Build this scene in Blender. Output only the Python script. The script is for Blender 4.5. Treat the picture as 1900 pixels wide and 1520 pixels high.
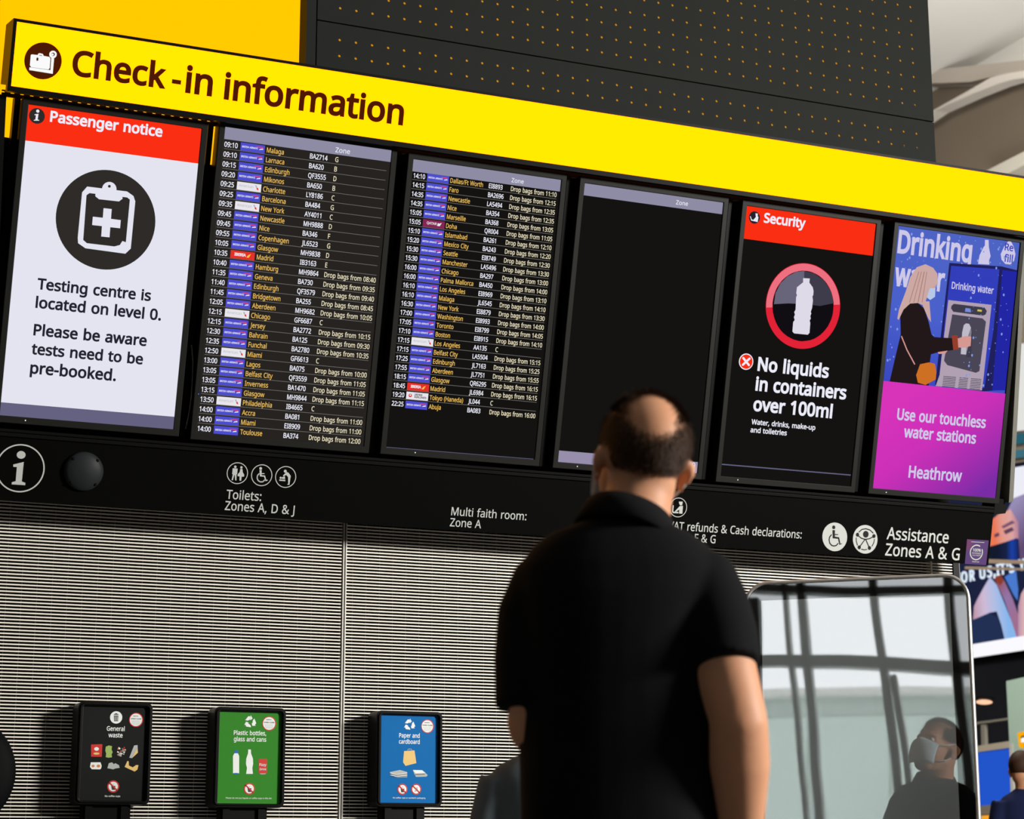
import bpy, math, random
from mathutils import Vector, Matrix
from mathutils.geometry import delaunay_2d_cdt

for _o in list(bpy.data.objects):
    bpy.data.objects.remove(_o, do_unlink=True)
scene = bpy.context.scene
COL = scene.collection
random.seed(7)
R = math.radians

# ------------------------------------------------------------------ camera
F_PX = 3729.5
YAW, PITCH, ROLL = R(23.193), R(12.612), R(-0.125)
CAM = Vector((0.0, 0.0, 0.93))
FWD = Vector((math.sin(YAW) * math.cos(PITCH), math.cos(YAW) * math.cos(PITCH), math.sin(PITCH)))
_r = Vector((math.cos(YAW), -math.sin(YAW), 0.0))
_u = _r.cross(FWD)
RIGHT = _r * math.cos(ROLL) + _u * math.sin(ROLL)
UP = _u * math.cos(ROLL) - _r * math.sin(ROLL)
cam_data = bpy.data.cameras.new('camera')
cam = bpy.data.objects.new('camera', cam_data)
COL.objects.link(cam)
cam.matrix_world = Matrix(((RIGHT.x, UP.x, -FWD.x, CAM.x), (RIGHT.y, UP.y, -FWD.y, CAM.y),
                           (RIGHT.z, UP.z, -FWD.z, CAM.z), (0, 0, 0, 1)))
cam_data.sensor_fit = 'HORIZONTAL'
cam_data.sensor_width = 36.0
cam_data.lens = F_PX / 1900 * 36.0
cam_data.clip_end = 300
cam_data.dof.use_dof = True
cam_data.dof.focus_distance = 7.3
cam_data.dof.aperture_fstop = 5.0
scene.camera = cam

# ------------------------------------------------------------------ light and exposure
vs = scene.view_settings
vs.view_transform = 'Standard'
vs.look = 'None'
vs.exposure = 0.0
vs.gamma = 1.0
vs.use_curve_mapping = False

world = bpy.data.worlds.new('sky')
scene.world = world
world.use_nodes = True
_bg = world.node_tree.nodes['Background']
_bg.inputs[0].default_value = (0.93, 0.97, 1.0, 1)      # white overcast sky outside the window wall
_bg.inputs[1].default_value = 6.0


def area_light(name, loc, target, size, size_y, power, col=(1, 1, 1)):
    d = bpy.data.lights.new(name, 'AREA')
    d.shape = 'RECTANGLE'
    d.size, d.size_y, d.energy, d.color = size, size_y, power, col
    o = bpy.data.objects.new(name, d)
    COL.objects.link(o)
    o.location = loc
    o.rotation_euler = (Vector(target) - Vector(loc)).to_track_quat('-Z', 'Y').to_euler()
    return o


area_light('daylight_from_side_window', (9.8, -1.8, 4.1), (2.5, 7.0, 1.6), 1.9, 1.2, 1900, (1.0, 0.97, 0.92))
area_light('ceiling_fill', (12.0, 16.0, 6.0), (13.0, 21.0, 10.3), 3.0, 3.0, 190, (1.0, 0.97, 0.93))  # added fill to brighten the far ceiling, no such lamp is seen
area_light('far_wall_fill', (8.5, 13.0, 8.0), (13.5, 17.0, 2.5), 2.0, 2.0, 900, (1.0, 0.95, 0.88))  # added fill for the far wall and green partition, not a seen lamp


# ------------------------------------------------------------------ materials
def lin(c):
    r = []
    for v in c:
        v = v / 255.0
        r.append(v / 12.92 if v <= 0.04045 else ((v + 0.055) / 1.055) ** 2.4)
    return (r[0], r[1], r[2], 1.0)


MATS = {}


def surf(name, rgb, rough=0.5, metal=0.0, spec=0.5, noise=0.0, nscale=30.0, bump=0.0, sss=0.0):
    if name in MATS:
        return MATS[name]
    m = bpy.data.materials.new(name)
    m.use_nodes = True
    nt = m.node_tree
    b = nt.nodes['Principled BSDF']
    b.inputs['Base Color'].default_value = lin(rgb)
    b.inputs['Roughness'].default_value = rough
    b.inputs['Metallic'].default_value = metal
    b.inputs['Specular IOR Level'].default_value = spec
    if sss:
        b.inputs['Subsurface Weight'].default_value = sss
        b.inputs['Subsurface Radius'].default_value = (0.012, 0.004, 0.002)
        b.inputs['Subsurface Scale'].default_value = 1.0
    if noise or bump:
        tc = nt.nodes.new('ShaderNodeTexCoord')
        n = nt.nodes.new('ShaderNodeTexNoise')
        n.inputs['Scale'].default_value = nscale
        n.inputs['Detail'].default_value = 4.0
        nt.links.new(tc.outputs['Object'], n.inputs['Vector'])
        if noise:
            mx = nt.nodes.new('ShaderNodeMixRGB')
            c = lin(rgb)
            mx.inputs[1].default_value = tuple(v * (1 - noise) for v in c[:3]) + (1,)
            mx.inputs[2].default_value = tuple(min(1, v * (1 + noise)) for v in c[:3]) + (1,)
            nt.links.new(n.outputs['Fac'], mx.inputs[0])
            nt.links.new(mx.outputs[0], b.inputs['Base Color'])
        if bump:
            bp = nt.nodes.new('ShaderNodeBump')
            bp.inputs['Strength'].default_value = bump
            bp.inputs['Distance'].default_value = 0.004
            nt.links.new(n.outputs['Fac'], bp.inputs['Height'])
            nt.links.new(bp.outputs[0], b.inputs['Normal'])
    MATS[name] = m
    return m


def glow(name, rgb, strength=1.0, raw=None):
    if name in MATS:
        return MATS[name]
    m = bpy.data.materials.new(name)
    m.use_nodes = True
    nt = m.node_tree
    nt.nodes.remove(nt.nodes['Principled BSDF'])
    e = nt.nodes.new('ShaderNodeEmission')
    e.inputs[0].default_value = raw or lin(rgb)
    e.inputs[1].default_value = strength
    nt.links.new(e.outputs[0], nt.nodes['Material Output'].inputs[0])
    MATS[name] = m
    return m


def glow_ramp(name, axis_pts, stops):
    """a picture on a screen that blends from colour to colour between two world points"""
    m = bpy.data.materials.new(name)
    m.use_nodes = True
    nt = m.node_tree
    nt.nodes.remove(nt.nodes['Principled BSDF'])
    e = nt.nodes.new('ShaderNodeEmission')
    g = nt.nodes.new('ShaderNodeNewGeometry')
    a, b = Vector(axis_pts[0]), Vector(axis_pts[1])
    ax = (b - a) / (b - a).length_squared
    sub = nt.nodes.new('ShaderNodeVectorMath'); sub.operation = 'SUBTRACT'
    sub.inputs[1].default_value = a
    dot = nt.nodes.new('ShaderNodeVectorMath'); dot.operation = 'DOT_PRODUCT'
    dot.inputs[1].default_value = ax
    cr = nt.nodes.new('ShaderNodeValToRGB')
    nt.links.new(g.outputs['Position'], sub.inputs[0])
    nt.links.new(sub.outputs[0], dot.inputs[0])
    nt.links.new(dot.outputs['Value'], cr.inputs[0])
    els = cr.color_ramp.elements
    while len(els) < len(stops):
        els.new(0.5)
    for el, (p, c) in zip(els, stops):
        el.position = p
        el.color = lin(c)
    nt.links.new(cr.outputs[0], e.inputs[0])
    nt.links.new(e.outputs[0], nt.nodes['Material Output'].inputs[0])
    MATS[name] = m
    return m


# ------------------------------------------------------------------ geometry helpers
def ray(px, py):
    return RIGHT * ((px - 950) / F_PX) + UP * ((760 - py) / F_PX) + FWD


class Plane:
    """a real plane in the room; uv() reads where a point of the photograph lies on it"""
    def __init__(s, o, ex, ev):
        s.o, s.ex, s.ev = Vector(o), Vector(ex).normalized(), Vector(ev).normalized()
        s.m = s.ex.cross(s.ev)

    def uv(s, px, py, d=0.0):
        r = ray(px, py)
        o = s.o + s.m * d
        t = (o - CAM).dot(s.m) / r.dot(s.m)
        p = CAM + r * t - o
        return (p.dot(s.ex), p.dot(s.ev))

    def P(s, u, v, d=0.0):
        return s.o + s.ex * u + s.ev * v + s.m * d

    def pt(s, px, py, d=0.0):
        u, v = s.uv(px, py, d)
        return s.P(u, v, d)


class MB:
    """collects faces and links them as one mesh object"""
    def __init__(s):
        s.v, s.f, s.k, s.mats = [], [], [], []

    def mi(s, m):
        if m not in s.mats:
            s.mats.append(m)
        return s.mats.index(m)

    def add(s, verts, faces, m):
        b = len(s.v)
        s.v.extend(Vector(p) for p in verts)
        k = s.mi(m)
        for f in faces:
            s.f.append([b + i for i in f])
            s.k.append(k)

    def ngon(s, pts, m):
        s.add(pts, [list(range(len(pts)))], m)

    def hexa(s, c, m):
        """eight corners, bottom ring then top ring"""
        s.add(c, [(3, 2, 1, 0), (4, 5, 6, 7), (0, 1, 5, 4), (1, 2, 6, 5), (2, 3, 7, 6), (3, 0, 4, 7)], m)

    def box(s, x0, x1, y0, y1, z0, z1, m):
        s.hexa([(x0, y0, z0), (x1, y0, z0), (x1, y1, z0), (x0, y1, z0),
                (x0, y0, z1), (x1, y0, z1), (x1, y1, z1), (x0, y1, z1)], m)

    def slab(s, pl, u0, u1, v0, v1, d0, d1, m):
        """box on a plane, from depth d0 (away) to d1 (towards the viewer)"""
        q = [(u0, v0), (u1, v0), (u1, v1), (u0, v1)]
        s.hexa([pl.P(u, v, d0) for u, v in q] + [pl.P(u, v, d1) for u, v in q], m)

    def prism(s, pl, pts, d0, d1, m):
        n = len(pts)
        a = [pl.P(u, v, d0) for u, v in pts]
        b = [pl.P(u, v, d1) for u, v in pts]
        f = [list(range(n))[::-1], list(range(n, 2 * n))]
        f += [(i, (i + 1) % n, n + (i + 1) % n, n + i) for i in range(n)]
        s.add(a + b, f, m)

    def frame(s, pl, outer, inner, d0, d1, m):
        """ring with depth between two outlines of equal point count"""
        n = len(outer)
        V = []
        for d in (d0, d1):
            for L in (outer, inner):
                V += [pl.P(u, v, d) for u, v in L]
        f = []
        for i in range(n):
            j = (i + 1) % n
            f += [(2 * n + i, 2 * n + j, 3 * n + j, 3 * n + i), (i, n + i, n + j, j),
                  (i, j, 2 * n + j, 2 * n + i), (n + i, 3 * n + i, 3 * n + j, n + j)]
        s.add(V, f, m)

    def tube(s, pts, rad, m, n=16, cap=True):
        pts = [Vector(p) for p in pts]
        if not isinstance(rad, (list, tuple)):
            rad = [rad] * len(pts)
        rad = [r if isinstance(r, (list, tuple)) else (r, r) for r in rad]
        V, f = [], []
        t0 = (pts[1] - pts[0]).normalized()
        a = Vector((1, 0, 0)) if abs(t0.x) < 0.8 else Vector((0, 1, 0))
        a = (a - t0 * a.dot(t0)).normalized()
        for i, p in enumerate(pts):
            t = (pts[min(i + 1, len(pts) - 1)] - pts[max(i - 1, 0)]).normalized()
            a = (a - t * a.dot(t)).normalized()
            b = t.cross(a)
            for k in range(n):
                q = 2 * math.pi * k / n
                V.append(p + a * (rad[i][0] * math.cos(q)) + b * (rad[i][1] * math.sin(q)))
        for i in range(len(pts) - 1):
            for k in range(n):
                j = (k + 1) % n
                f.append((i * n + k, i * n + j, (i + 1) * n + j, (i + 1) * n + k))
        if cap:
            f.append(list(range(n))[::-1])
            f.append([(len(pts) - 1) * n + k for k in range(n)])
        s.add(V, f, m)

    def loft(s, rings, m, n=28, power=2.0):
        """rings: (centre, axis a, axis b, half a, half b)"""
        V, f = [], []
        for c, A, B, ha, hb in rings:
            c, A, B = Vector(c), Vector(A), Vector(B)
            for k in range(n):
                q = 2 * math.pi * k / n
                x, y = math.cos(q), math.sin(q)
                x = math.copysign(abs(x) ** (2 / power), x)
                y = math.copysign(abs(y) ** (2 / power), y)
                V.append(c + A * (ha * x) + B * (hb * y))
        for i in range(len(rings) - 1):
            for k in range(n):
                j = (k + 1) % n
                f.append((i * n + k, i * n + j, (i + 1) * n + j, (i + 1) * n + k))
        f.append(list(range(n))[::-1])
        f.append([(len(rings) - 1) * n + k for k in range(n)])
        s.add(V, f, m)

    def ell(s, M, c, r, m, nu=20, nv=12):
        """ellipsoid, centre c and radii r in the frame M"""
        V = [M @ Vector((c[0], c[1], c[2] - r[2]))]
        for i in range(1, nv):
            a = -math.pi / 2 + math.pi * i / nv
            for k in range(nu):
                q = 2 * math.pi * k / nu
                V.append(M @ Vector((c[0] + r[0] * math.cos(a) * math.cos(q), c[1] + r[1] * math.cos(a) * math.sin(q),
                                     c[2] + r[2] * math.sin(a))))
        V.append(M @ Vector((c[0], c[1], c[2] + r[2])))
        f = []
        for k in range(nu):
            j = (k + 1) % nu
            f.append((0, 1 + j, 1 + k))
            for i in range(nv - 2):
                f.append((1 + i * nu + k, 1 + i * nu + j, 1 + (i + 1) * nu + j, 1 + (i + 1) * nu + k))
            f.append((1 + (nv - 2) * nu + k, 1 + (nv - 2) * nu + j, len(V) - 1))
        s.add(V, f, m)

    def data(s, name, off):
        me = bpy.data.meshes.new(name)
        me.from_pydata([p - off for p in s.v], [], s.f)
        for m in s.mats:
            me.materials.append(m)
        me.polygons.foreach_set('material_index', s.k)
        me.update()
        return me

    def build(s, name, parent=None, smooth=False, bevel=0.0, loc=None, label=None):
        off = base_of(parent) if parent else Vector(loc if loc is not None else (0, 0, 0))
        o = bpy.data.objects.new(name, s.data(name, off))
        COL.objects.link(o)
        if parent:
            o.parent = parent
            o['at'] = list(off)
        else:
            o.location = off
            o['at'] = list(off)
        if smooth:
            for p in o.data.polygons:
                p.use_smooth = True
        if bevel:
            b = o.modifiers.new('bevel', 'BEVEL')
            b.width, b.segments, b.limit_method = bevel, 2, 'ANGLE'
        if label:
            o['label'] = label
        return o


def base_of(o):
    return Vector(o['at'])


def tag(o, label, cat, group=None):
    o['label'], o['category'] = label, cat
    if group:
        o['group'] = group
    return o


def thing(name, label, cat, loc, group=None):
    o = bpy.data.objects.new(name, None)
    o.empty_display_size = 0.1
    COL.objects.link(o)
    o.location = loc
    o['at'] = list(loc)
    return tag(o, label, cat, group)


def structure(o):
    o['kind'] = 'structure'
    return o


def round_rect(u0, u1, v0, v1, r, n=6):
    P = []
    for cx, cy, a0 in ((u1 - r, v0 + r, -90), (u1 - r, v1 - r, 0), (u0 + r, v1 - r, 90), (u0 + r, v0 + r, 180)):
        for i in range(n + 1):
            a = R(a0 + 90 * i / n)
            P.append((cx + r * math.cos(a), cy + r * math.sin(a)))
    return P


# ------------------------------------------------------------------ lettering (outlines of a plain sans serif)
GLYPH_ORDER = "ABCDEFGHIJKLMNOPQRSTUVWXYZabcdefghijklmnopqrstuvwxyz0123456789:.,-/()&%'"
GLYPH_OUTLINES = (
    (512, ((437, 0, 368, 177, 141, 177, 73, 0, 0, 0, 224, 575, 289, 575, 512, 0), (282, 415, 274, 438, 263, 473, 255, 500, 247, 468, 238, 438, 230, 415, 165, 241, 346, 241),)),
    (521, ((241, 573, 307, 569, 361, 558, 404, 541, 434, 515, 453, 478, 459, 431, 456, 399, 446, 371, 431, 347, 409, 328, 382, 313, 350, 304, 350, 300, 384, 292, 415, 279, 441, 261, 461, 236, 474, 203, 478, 163, 472, 115, 454, 74, 425, 42, 385, 19, 354, 8, 318, 2, 279, 0, 78, 0, 78, 573), (256, 329, 300, 331, 334, 339, 357, 352, 377, 382, 384, 423, 376, 463, 351, 490, 324, 502, 289, 509, 245, 511, 150, 511, 150, 329), (150, 269, 150, 61, 265, 61, 311, 64, 346, 74, 371, 91, 394, 125, 401, 168, 398, 197, 388, 221, 370, 241, 344, 256, 307, 266, 260, 269),)),
    (507, ((323, 517, 280, 513, 241, 502, 206, 482, 178, 456, 155, 423, 139, 383, 129, 337, 125, 286, 126, 252, 131, 220, 138, 191, 147, 164, 160, 139, 175, 117, 192, 99, 213, 83, 236, 71, 262, 62, 291, 57, 322, 55, 359, 57, 394, 62, 460, 78, 460, 15, 427, 5, 393, -2, 356, -7, 312, -8, 270, -6, 232, 1, 197, 12, 166, 28, 139, 48, 115, 72, 95, 99, 78, 131, 65, 165, 56, 203, 51, 244, 49, 287, 50, 319, 53, 349, 59, 378, 67, 406, 77, 432, 89, 456, 103, 478, 120, 499, 138, 517, 159, 534, 181, 548, 206, 559, 233, 569, 261, 575, 292, 579, 324, 581, 367, 578, 409, 572, 448, 561, 482, 547, 453, 486, 394, 508, 360, 515),)),
    (585, ((536, 292, 533, 231, 521, 177, 501, 131, 474, 91, 439, 58, 399, 33, 351, 15, 297, 4, 237, 0, 78, 0, 78, 573, 254, 573, 309, 569, 359, 558, 404, 540, 443, 516, 476, 484, 502, 446, 521, 401, 533, 350), (460, 289, 457, 337, 449, 379, 435, 415, 416, 444, 391, 469, 361, 487, 327, 500, 287, 508, 244, 511, 150, 511, 150, 62, 228, 62, 299, 68, 357, 87, 402, 119, 434, 164, 454, 220),)),
    (446, ((398, 0, 78, 0, 78, 573, 398, 573, 398, 509, 150, 509, 150, 330, 383, 330, 383, 268, 150, 268, 150, 63, 398, 63),)),
    (416, ((150, 0, 78, 0, 78, 573, 398, 573, 398, 509, 150, 509, 150, 306, 383, 306, 383, 243, 150, 243),)),
    (584, ((326, 302, 524, 302, 524, 22, 478, 8, 431, -1, 398, -5, 362, -7, 323, -8, 267, -4, 217, 8, 173, 28, 136, 55, 105, 89, 81, 130, 63, 176, 52, 229, 49, 286, 53, 343, 65, 395, 84, 442, 111, 482, 145, 517, 186, 544, 233, 564, 286, 577, 346, 581, 392, 578, 437, 572, 478, 561, 516, 547, 489, 484, 457, 497, 421, 508, 382, 515, 342, 517, 298, 514, 259, 505, 225, 489, 195, 468, 170, 441, 150, 409, 136, 373, 127, 332, 124, 286, 127, 243, 134, 202, 146, 166, 164, 133, 187, 106, 216, 84, 251, 68, 292, 58, 340, 55, 404, 59, 452, 68, 452, 238, 326, 238),)),
    (594, ((516, 0, 443, 0, 443, 267, 150, 267, 150, 0, 78, 0, 78, 573, 150, 573, 150, 330, 443, 330, 443, 573, 516, 573),)),
    (272, ((239, 0, 32, 0, 32, 42, 99, 57, 99, 515, 32, 531, 32, 573, 239, 573, 239, 531, 172, 515, 172, 57, 239, 42),)),
    (219, ((-3, -152, -37, -150, -63, -142, -63, -81, -35, -87, -5, -89, 15, -87, 33, -81, 50, -70, 63, -53, 71, -29, 74, 3, 74, 573, 146, 573, 146, 9, 141, -42, 128, -82, 105, -113, 75, -135, 39, -148),)),
    (496, ((496, 0, 411, 0, 209, 273, 150, 222, 150, 0, 78, 0, 78, 573, 150, 573, 150, 290, 199, 345, 249, 399, 403, 573, 488, 573, 261, 323),)),
    (420, ((78, 0, 78, 573, 150, 573, 150, 64, 400, 64, 400, 0),)),
    (727, ((330, 0, 142, 502, 139, 502, 142, 461, 144, 407, 144, 347, 144, 0, 78, 0, 78, 573, 184, 573, 361, 103, 364, 103, 544, 573, 650, 573, 650, 0, 578, 0, 578, 352, 579, 408, 581, 460, 584, 501, 581, 501, 390, 0),)),
    (609, ((532, 0, 447, 0, 141, 476, 138, 476, 141, 432, 143, 378, 144, 320, 144, 0, 78, 0, 78, 573, 161, 573, 467, 99, 470, 99, 468, 137, 466, 193, 464, 249, 464, 573, 532, 573),)),
    (626, ((577, 287, 576, 244, 570, 204, 561, 166, 547, 132, 531, 101, 510, 73, 486, 49, 459, 29, 428, 13, 393, 1, 355, -6, 314, -8, 271, -6, 232, 1, 196, 13, 165, 29, 138, 49, 114, 73, 94, 101, 78, 132, 65, 167, 56, 204, 51, 245, 49, 288, 52, 344, 62, 396, 78, 442, 100, 482, 130, 517, 166, 545, 208, 565, 258, 577, 314, 581, 369, 577, 417, 565, 459, 545, 495, 517, 524, 483, 547, 442, 564, 396, 574, 344), (125, 287, 127, 241, 134, 200, 145, 163, 161, 131, 182, 104, 207, 83, 238, 67, 273, 58, 314, 55, 354, 58, 390, 67, 420, 83, 445, 104, 465, 131, 481, 163, 492, 200, 499, 241, 501, 287, 496, 354, 481, 411, 456, 457, 421, 491, 373, 511, 314, 518, 274, 515, 238, 506, 207, 490, 182, 469, 161, 443, 145, 411, 134, 374, 127, 333),)),
    (485, ((229, 573, 297, 568, 352, 553, 393, 528, 421, 495, 439, 454, 444, 404, 441, 370, 433, 336, 417, 306, 395, 278, 364, 255, 324, 238, 292, 230, 256, 225, 216, 223, 150, 223, 150, 0, 78, 0, 78, 573), (223, 511, 150, 511, 150, 285, 208, 285, 258, 288, 298, 296, 330, 311, 352, 334, 365, 363, 370, 401, 361, 449, 334, 484, 306, 499, 269, 508),)),
    (626, ((577, 287, 575, 242, 569, 200, 559, 160, 544, 124, 525, 92, 503, 64, 476, 40, 445, 21, 411, 6, 548, -136, 444, -136, 334, -7, 324, -8, 314, -8, 271, -6, 232, 1, 196, 13, 165, 29, 138, 49, 114, 73, 94, 101, 78, 132, 65, 167, 56, 204, 51, 245, 49, 288, 52, 344, 62, 396, 78, 442, 100, 482, 130, 517, 166, 545, 208, 565, 258, 577, 314, 581, 369, 577, 417, 565, 459, 545, 495, 517, 524, 483, 547, 442, 564, 396, 574, 344), (125, 287, 127, 241, 134, 200, 145, 163, 161, 131, 182, 104, 207, 83, 238, 67, 273, 58, 314, 55, 354, 58, 390, 67, 420, 83, 445, 104, 465, 131, 481, 163, 492, 200, 499, 241, 501, 287, 496, 354, 481, 411, 456, 457, 421, 491, 373, 511, 314, 518, 274, 515, 238, 506, 207, 490, 182, 469, 161, 443, 145, 411, 134, 374, 127, 333),)),
    (499, ((236, 573, 281, 571, 320, 565, 353, 555, 393, 532, 422, 500, 439, 460, 444, 410, 440, 368, 427, 334, 408, 306, 385, 285, 358, 269, 330, 257, 487, 0, 403, 0, 264, 237, 150, 237, 150, 0, 78, 0, 78, 573), (232, 510, 150, 510, 150, 298, 236, 298, 278, 301, 312, 310, 338, 325, 362, 359, 370, 407, 366, 440, 355, 467, 336, 486, 310, 500, 275, 507),)),
    (440, ((403, 153, 396, 106, 378, 66, 348, 35, 307, 11, 274, 1, 238, -6, 198, -8, 137, -5, 83, 4, 41, 19, 41, 88, 73, 76, 113, 65, 156, 57, 201, 55, 240, 57, 273, 66, 298, 79, 316, 98, 327, 120, 330, 147, 327, 173, 318, 194, 302, 213, 277, 230, 242, 247, 196, 265, 131, 294, 106, 311, 85, 330, 69, 351, 57, 375, 50, 403, 48, 435, 54, 477, 71, 513, 99, 542, 136, 563, 180, 576, 231, 581, 276, 578, 318, 572, 355, 562, 389, 549, 366, 487, 302, 508, 266, 515, 229, 517, 196, 515, 169, 507, 148, 494, 133, 478, 124, 457, 121, 434, 124, 407, 133, 386, 149, 367, 172, 351, 204, 335, 246, 318, 293, 299, 332, 279, 362, 255, 385, 228, 398, 194),)),
    (446, ((259, 0, 187, 0, 187, 509, 8, 509, 8, 573, 437, 573, 437, 509, 259, 509),)),
    (586, ((513, 202, 511, 164, 503, 128, 489, 95, 470, 65, 446, 40, 416, 20, 380, 4, 338, -5, 290, -8, 225, -2, 171, 18, 128, 50, 97, 93, 78, 144, 72, 204, 72, 573, 144, 573, 144, 201, 148, 158, 161, 122, 182, 93, 211, 72, 248, 59, 294, 55, 342, 59, 379, 73, 407, 96, 427, 126, 438, 161, 442, 202, 442, 573, 513, 573),)),
    (481, ((481, 573, 277, 0, 204, 0, 0, 573, 75, 573, 204, 205, 220, 160, 231, 119, 241, 80, 250, 119, 262, 161, 277, 207, 405, 573),)),
    (746, ((735, 573, 583, 0, 510, 0, 399, 375, 389, 410, 380, 443, 373, 471, 370, 488, 367, 471, 361, 443, 352, 409, 342, 373, 234, 0, 161, 0, 10, 573, 85, 573, 174, 223, 183, 186, 190, 151, 196, 118, 201, 87, 206, 119, 213, 154, 222, 191, 232, 227, 333, 573, 407, 573, 512, 225, 523, 187, 532, 151, 538, 117, 544, 87, 550, 129, 560, 175, 572, 224, 660, 573),)),
    (470, ((467, 0, 385, 0, 233, 249, 79, 0, 3, 0, 193, 298, 15, 573, 95, 573, 236, 348, 377, 573, 453, 573, 276, 300),)),
    (454, ((227, 291, 376, 573, 454, 573, 263, 222, 263, 0, 191, 0, 191, 219, 0, 573, 79, 573),)),
    (459, ((427, 0, 30, 0, 30, 55, 332, 508, 40, 508, 40, 573, 419, 573, 419, 518, 118, 64, 427, 64),)),
    (450, ((231, 437, 268, 435, 299, 428, 326, 418, 347, 403, 364, 383, 376, 358, 383, 328, 385, 293, 385, 0, 334, 0, 320, 61, 317, 61, 298, 40, 279, 22, 258, 9, 234, -1, 206, -6, 172, -8, 136, -5, 103, 6, 75, 23, 55, 48, 41, 80, 37, 119, 40, 150, 50, 176, 65, 199, 87, 219, 116, 234, 152, 245, 194, 253, 243, 257, 316, 259, 316, 285, 310, 330, 293, 359, 265, 375, 227, 380, 194, 378, 163, 370, 106, 347, 84, 400, 115, 414, 151, 426, 190, 434), (252, 208, 215, 205, 184, 200, 159, 192, 141, 182, 118, 155, 110, 119, 115, 87, 132, 66, 157, 53, 188, 49, 238, 56, 279, 79, 306, 117, 315, 172, 315, 210),)),
    (493, ((139, 461, 138, 410, 135, 373, 139, 373, 161, 398, 189, 419, 226, 432, 272, 437, 322, 431, 365, 412, 401, 381, 428, 338, 444, 283, 449, 215, 447, 168, 439, 127, 427, 91, 400, 48, 365, 17, 322, -2, 272, -8, 226, -3, 189, 10, 161, 31, 139, 55, 133, 55, 119, 0, 68, 0, 68, 609, 139, 609), (260, 379, 219, 374, 188, 361, 165, 339, 150, 308, 142, 268, 139, 217, 139, 214, 142, 165, 150, 125, 165, 93, 187, 69, 219, 55, 261, 51, 312, 61, 348, 93, 363, 126, 373, 166, 376, 216, 373, 265, 363, 306, 348, 338, 311, 368),)),
    (385, ((241, -8, 213, -7, 187, -2, 162, 5, 139, 15, 118, 28, 99, 45, 83, 65, 69, 87, 58, 114, 50, 143, 46, 176, 44, 213, 46, 250, 51, 284, 59, 315, 71, 342, 85, 365, 102, 385, 121, 401, 142, 415, 166, 425, 191, 432, 217, 436, 245, 438, 278, 436, 309, 431, 336, 424, 358, 415, 337, 356, 292, 370, 244, 376, 204, 371, 172, 358, 148, 335, 131, 303, 120, 263, 117, 213, 120, 166, 131, 126, 148, 94, 172, 71, 202, 58, 240, 53, 273, 55, 302, 60, 351, 78, 351, 15, 328, 5, 304, -2, 275, -7),)),
    (493, ((221, -8, 171, -2, 128, 17, 92, 48, 65, 91, 49, 146, 44, 214, 49, 282, 66, 338, 93, 381, 128, 413, 171, 432, 221, 438, 253, 436, 280, 429, 303, 420, 323, 407, 340, 391, 354, 374, 359, 374, 356, 405, 354, 438, 354, 609, 425, 609, 425, 0, 368, 0, 358, 58, 354, 58, 340, 40, 323, 24, 303, 11, 279, 1, 252, -6), (232, 51, 273, 55, 305, 67, 328, 88, 343, 117, 352, 154, 355, 200, 355, 213, 352, 263, 343, 304, 329, 336, 306, 360, 274, 375, 231, 379, 181, 368, 146, 334, 130, 300, 120, 260, 117, 213, 120, 165, 130, 125, 146, 93, 181, 61),)),
    (452, ((234, 438, 286, 432, 329, 414, 364, 385, 390, 346, 399, 323, 406, 299, 410, 272, 411, 244, 411, 201, 117, 201, 120, 167, 127, 137, 139, 111, 154, 90, 174, 74, 197, 62, 224, 55, 254, 52, 293, 54, 327, 60, 392, 82, 392, 20, 359, 8, 327, -1, 292, -6, 251, -8, 221, -6, 194, -2, 167, 6, 143, 17, 121, 31, 101, 48, 85, 68, 70, 91, 59, 117, 51, 146, 46, 177, 44, 212, 46, 246, 50, 277, 57, 306, 68, 333, 81, 357, 96, 378, 114, 395, 134, 411, 157, 423, 181, 431, 207, 436), (233, 380, 188, 372, 154, 348, 130, 309, 119, 257, 338, 257, 335, 292, 326, 322, 312, 346, 292, 364, 266, 376),)),
    (276, ((266, 375, 158, 375, 158, 0, 87, 0, 87, 375, 12, 375, 12, 408, 87, 432, 87, 457, 92, 507, 104, 547, 124, 577, 152, 597, 186, 609, 227, 613, 274, 609, 310, 599, 292, 544, 262, 552, 228, 556, 197, 550, 175, 532, 162, 502, 158, 458, 158, 430, 266, 430),)),
    (493, ((221, 438, 261, 434, 297, 422, 329, 402, 355, 373, 359, 373, 369, 430, 425, 430, 425, -7, 423, -46, 416, -80, 404, -109, 378, -146, 341, -172, 310, -183, 274, -190, 233, -192, 188, -191, 147, -186, 110, -177, 78, -165, 78, -100, 111, -114, 149, -125, 191, -132, 237, -134, 286, -126, 324, -101, 347, -63, 355, -13, 355, 4, 356, 32, 358, 57, 354, 57, 329, 28, 299, 8, 263, -4, 221, -8, 170, -2, 126, 18, 91, 51, 65, 95, 49, 149, 44, 214, 49, 278, 65, 332, 91, 377, 126, 411, 169, 431), (230, 379, 197, 374, 169, 359, 147, 336, 130, 303, 120, 262, 117, 213, 120, 165, 130, 124, 146, 92, 182, 60, 232, 50, 262, 52, 288, 58, 309, 69, 326, 85, 340, 105, 349, 131, 354, 161, 356, 197, 356, 214, 353, 267, 343, 309, 326, 340, 302, 362, 270, 374),)),
    (496, ((139, 431, 138, 399, 135, 370, 140, 370, 155, 391, 174, 407, 196, 420, 221, 429, 247, 435, 273, 437, 321, 433, 360, 421, 391, 400, 413, 370, 426, 330, 431, 280, 431, 0, 361, 0, 361, 275, 355, 321, 338, 353, 308, 372, 265, 379, 222, 374, 189, 360, 166, 338, 150, 308, 142, 269, 139, 222, 139, 0, 68, 0, 68, 609, 139, 609),)),
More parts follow.
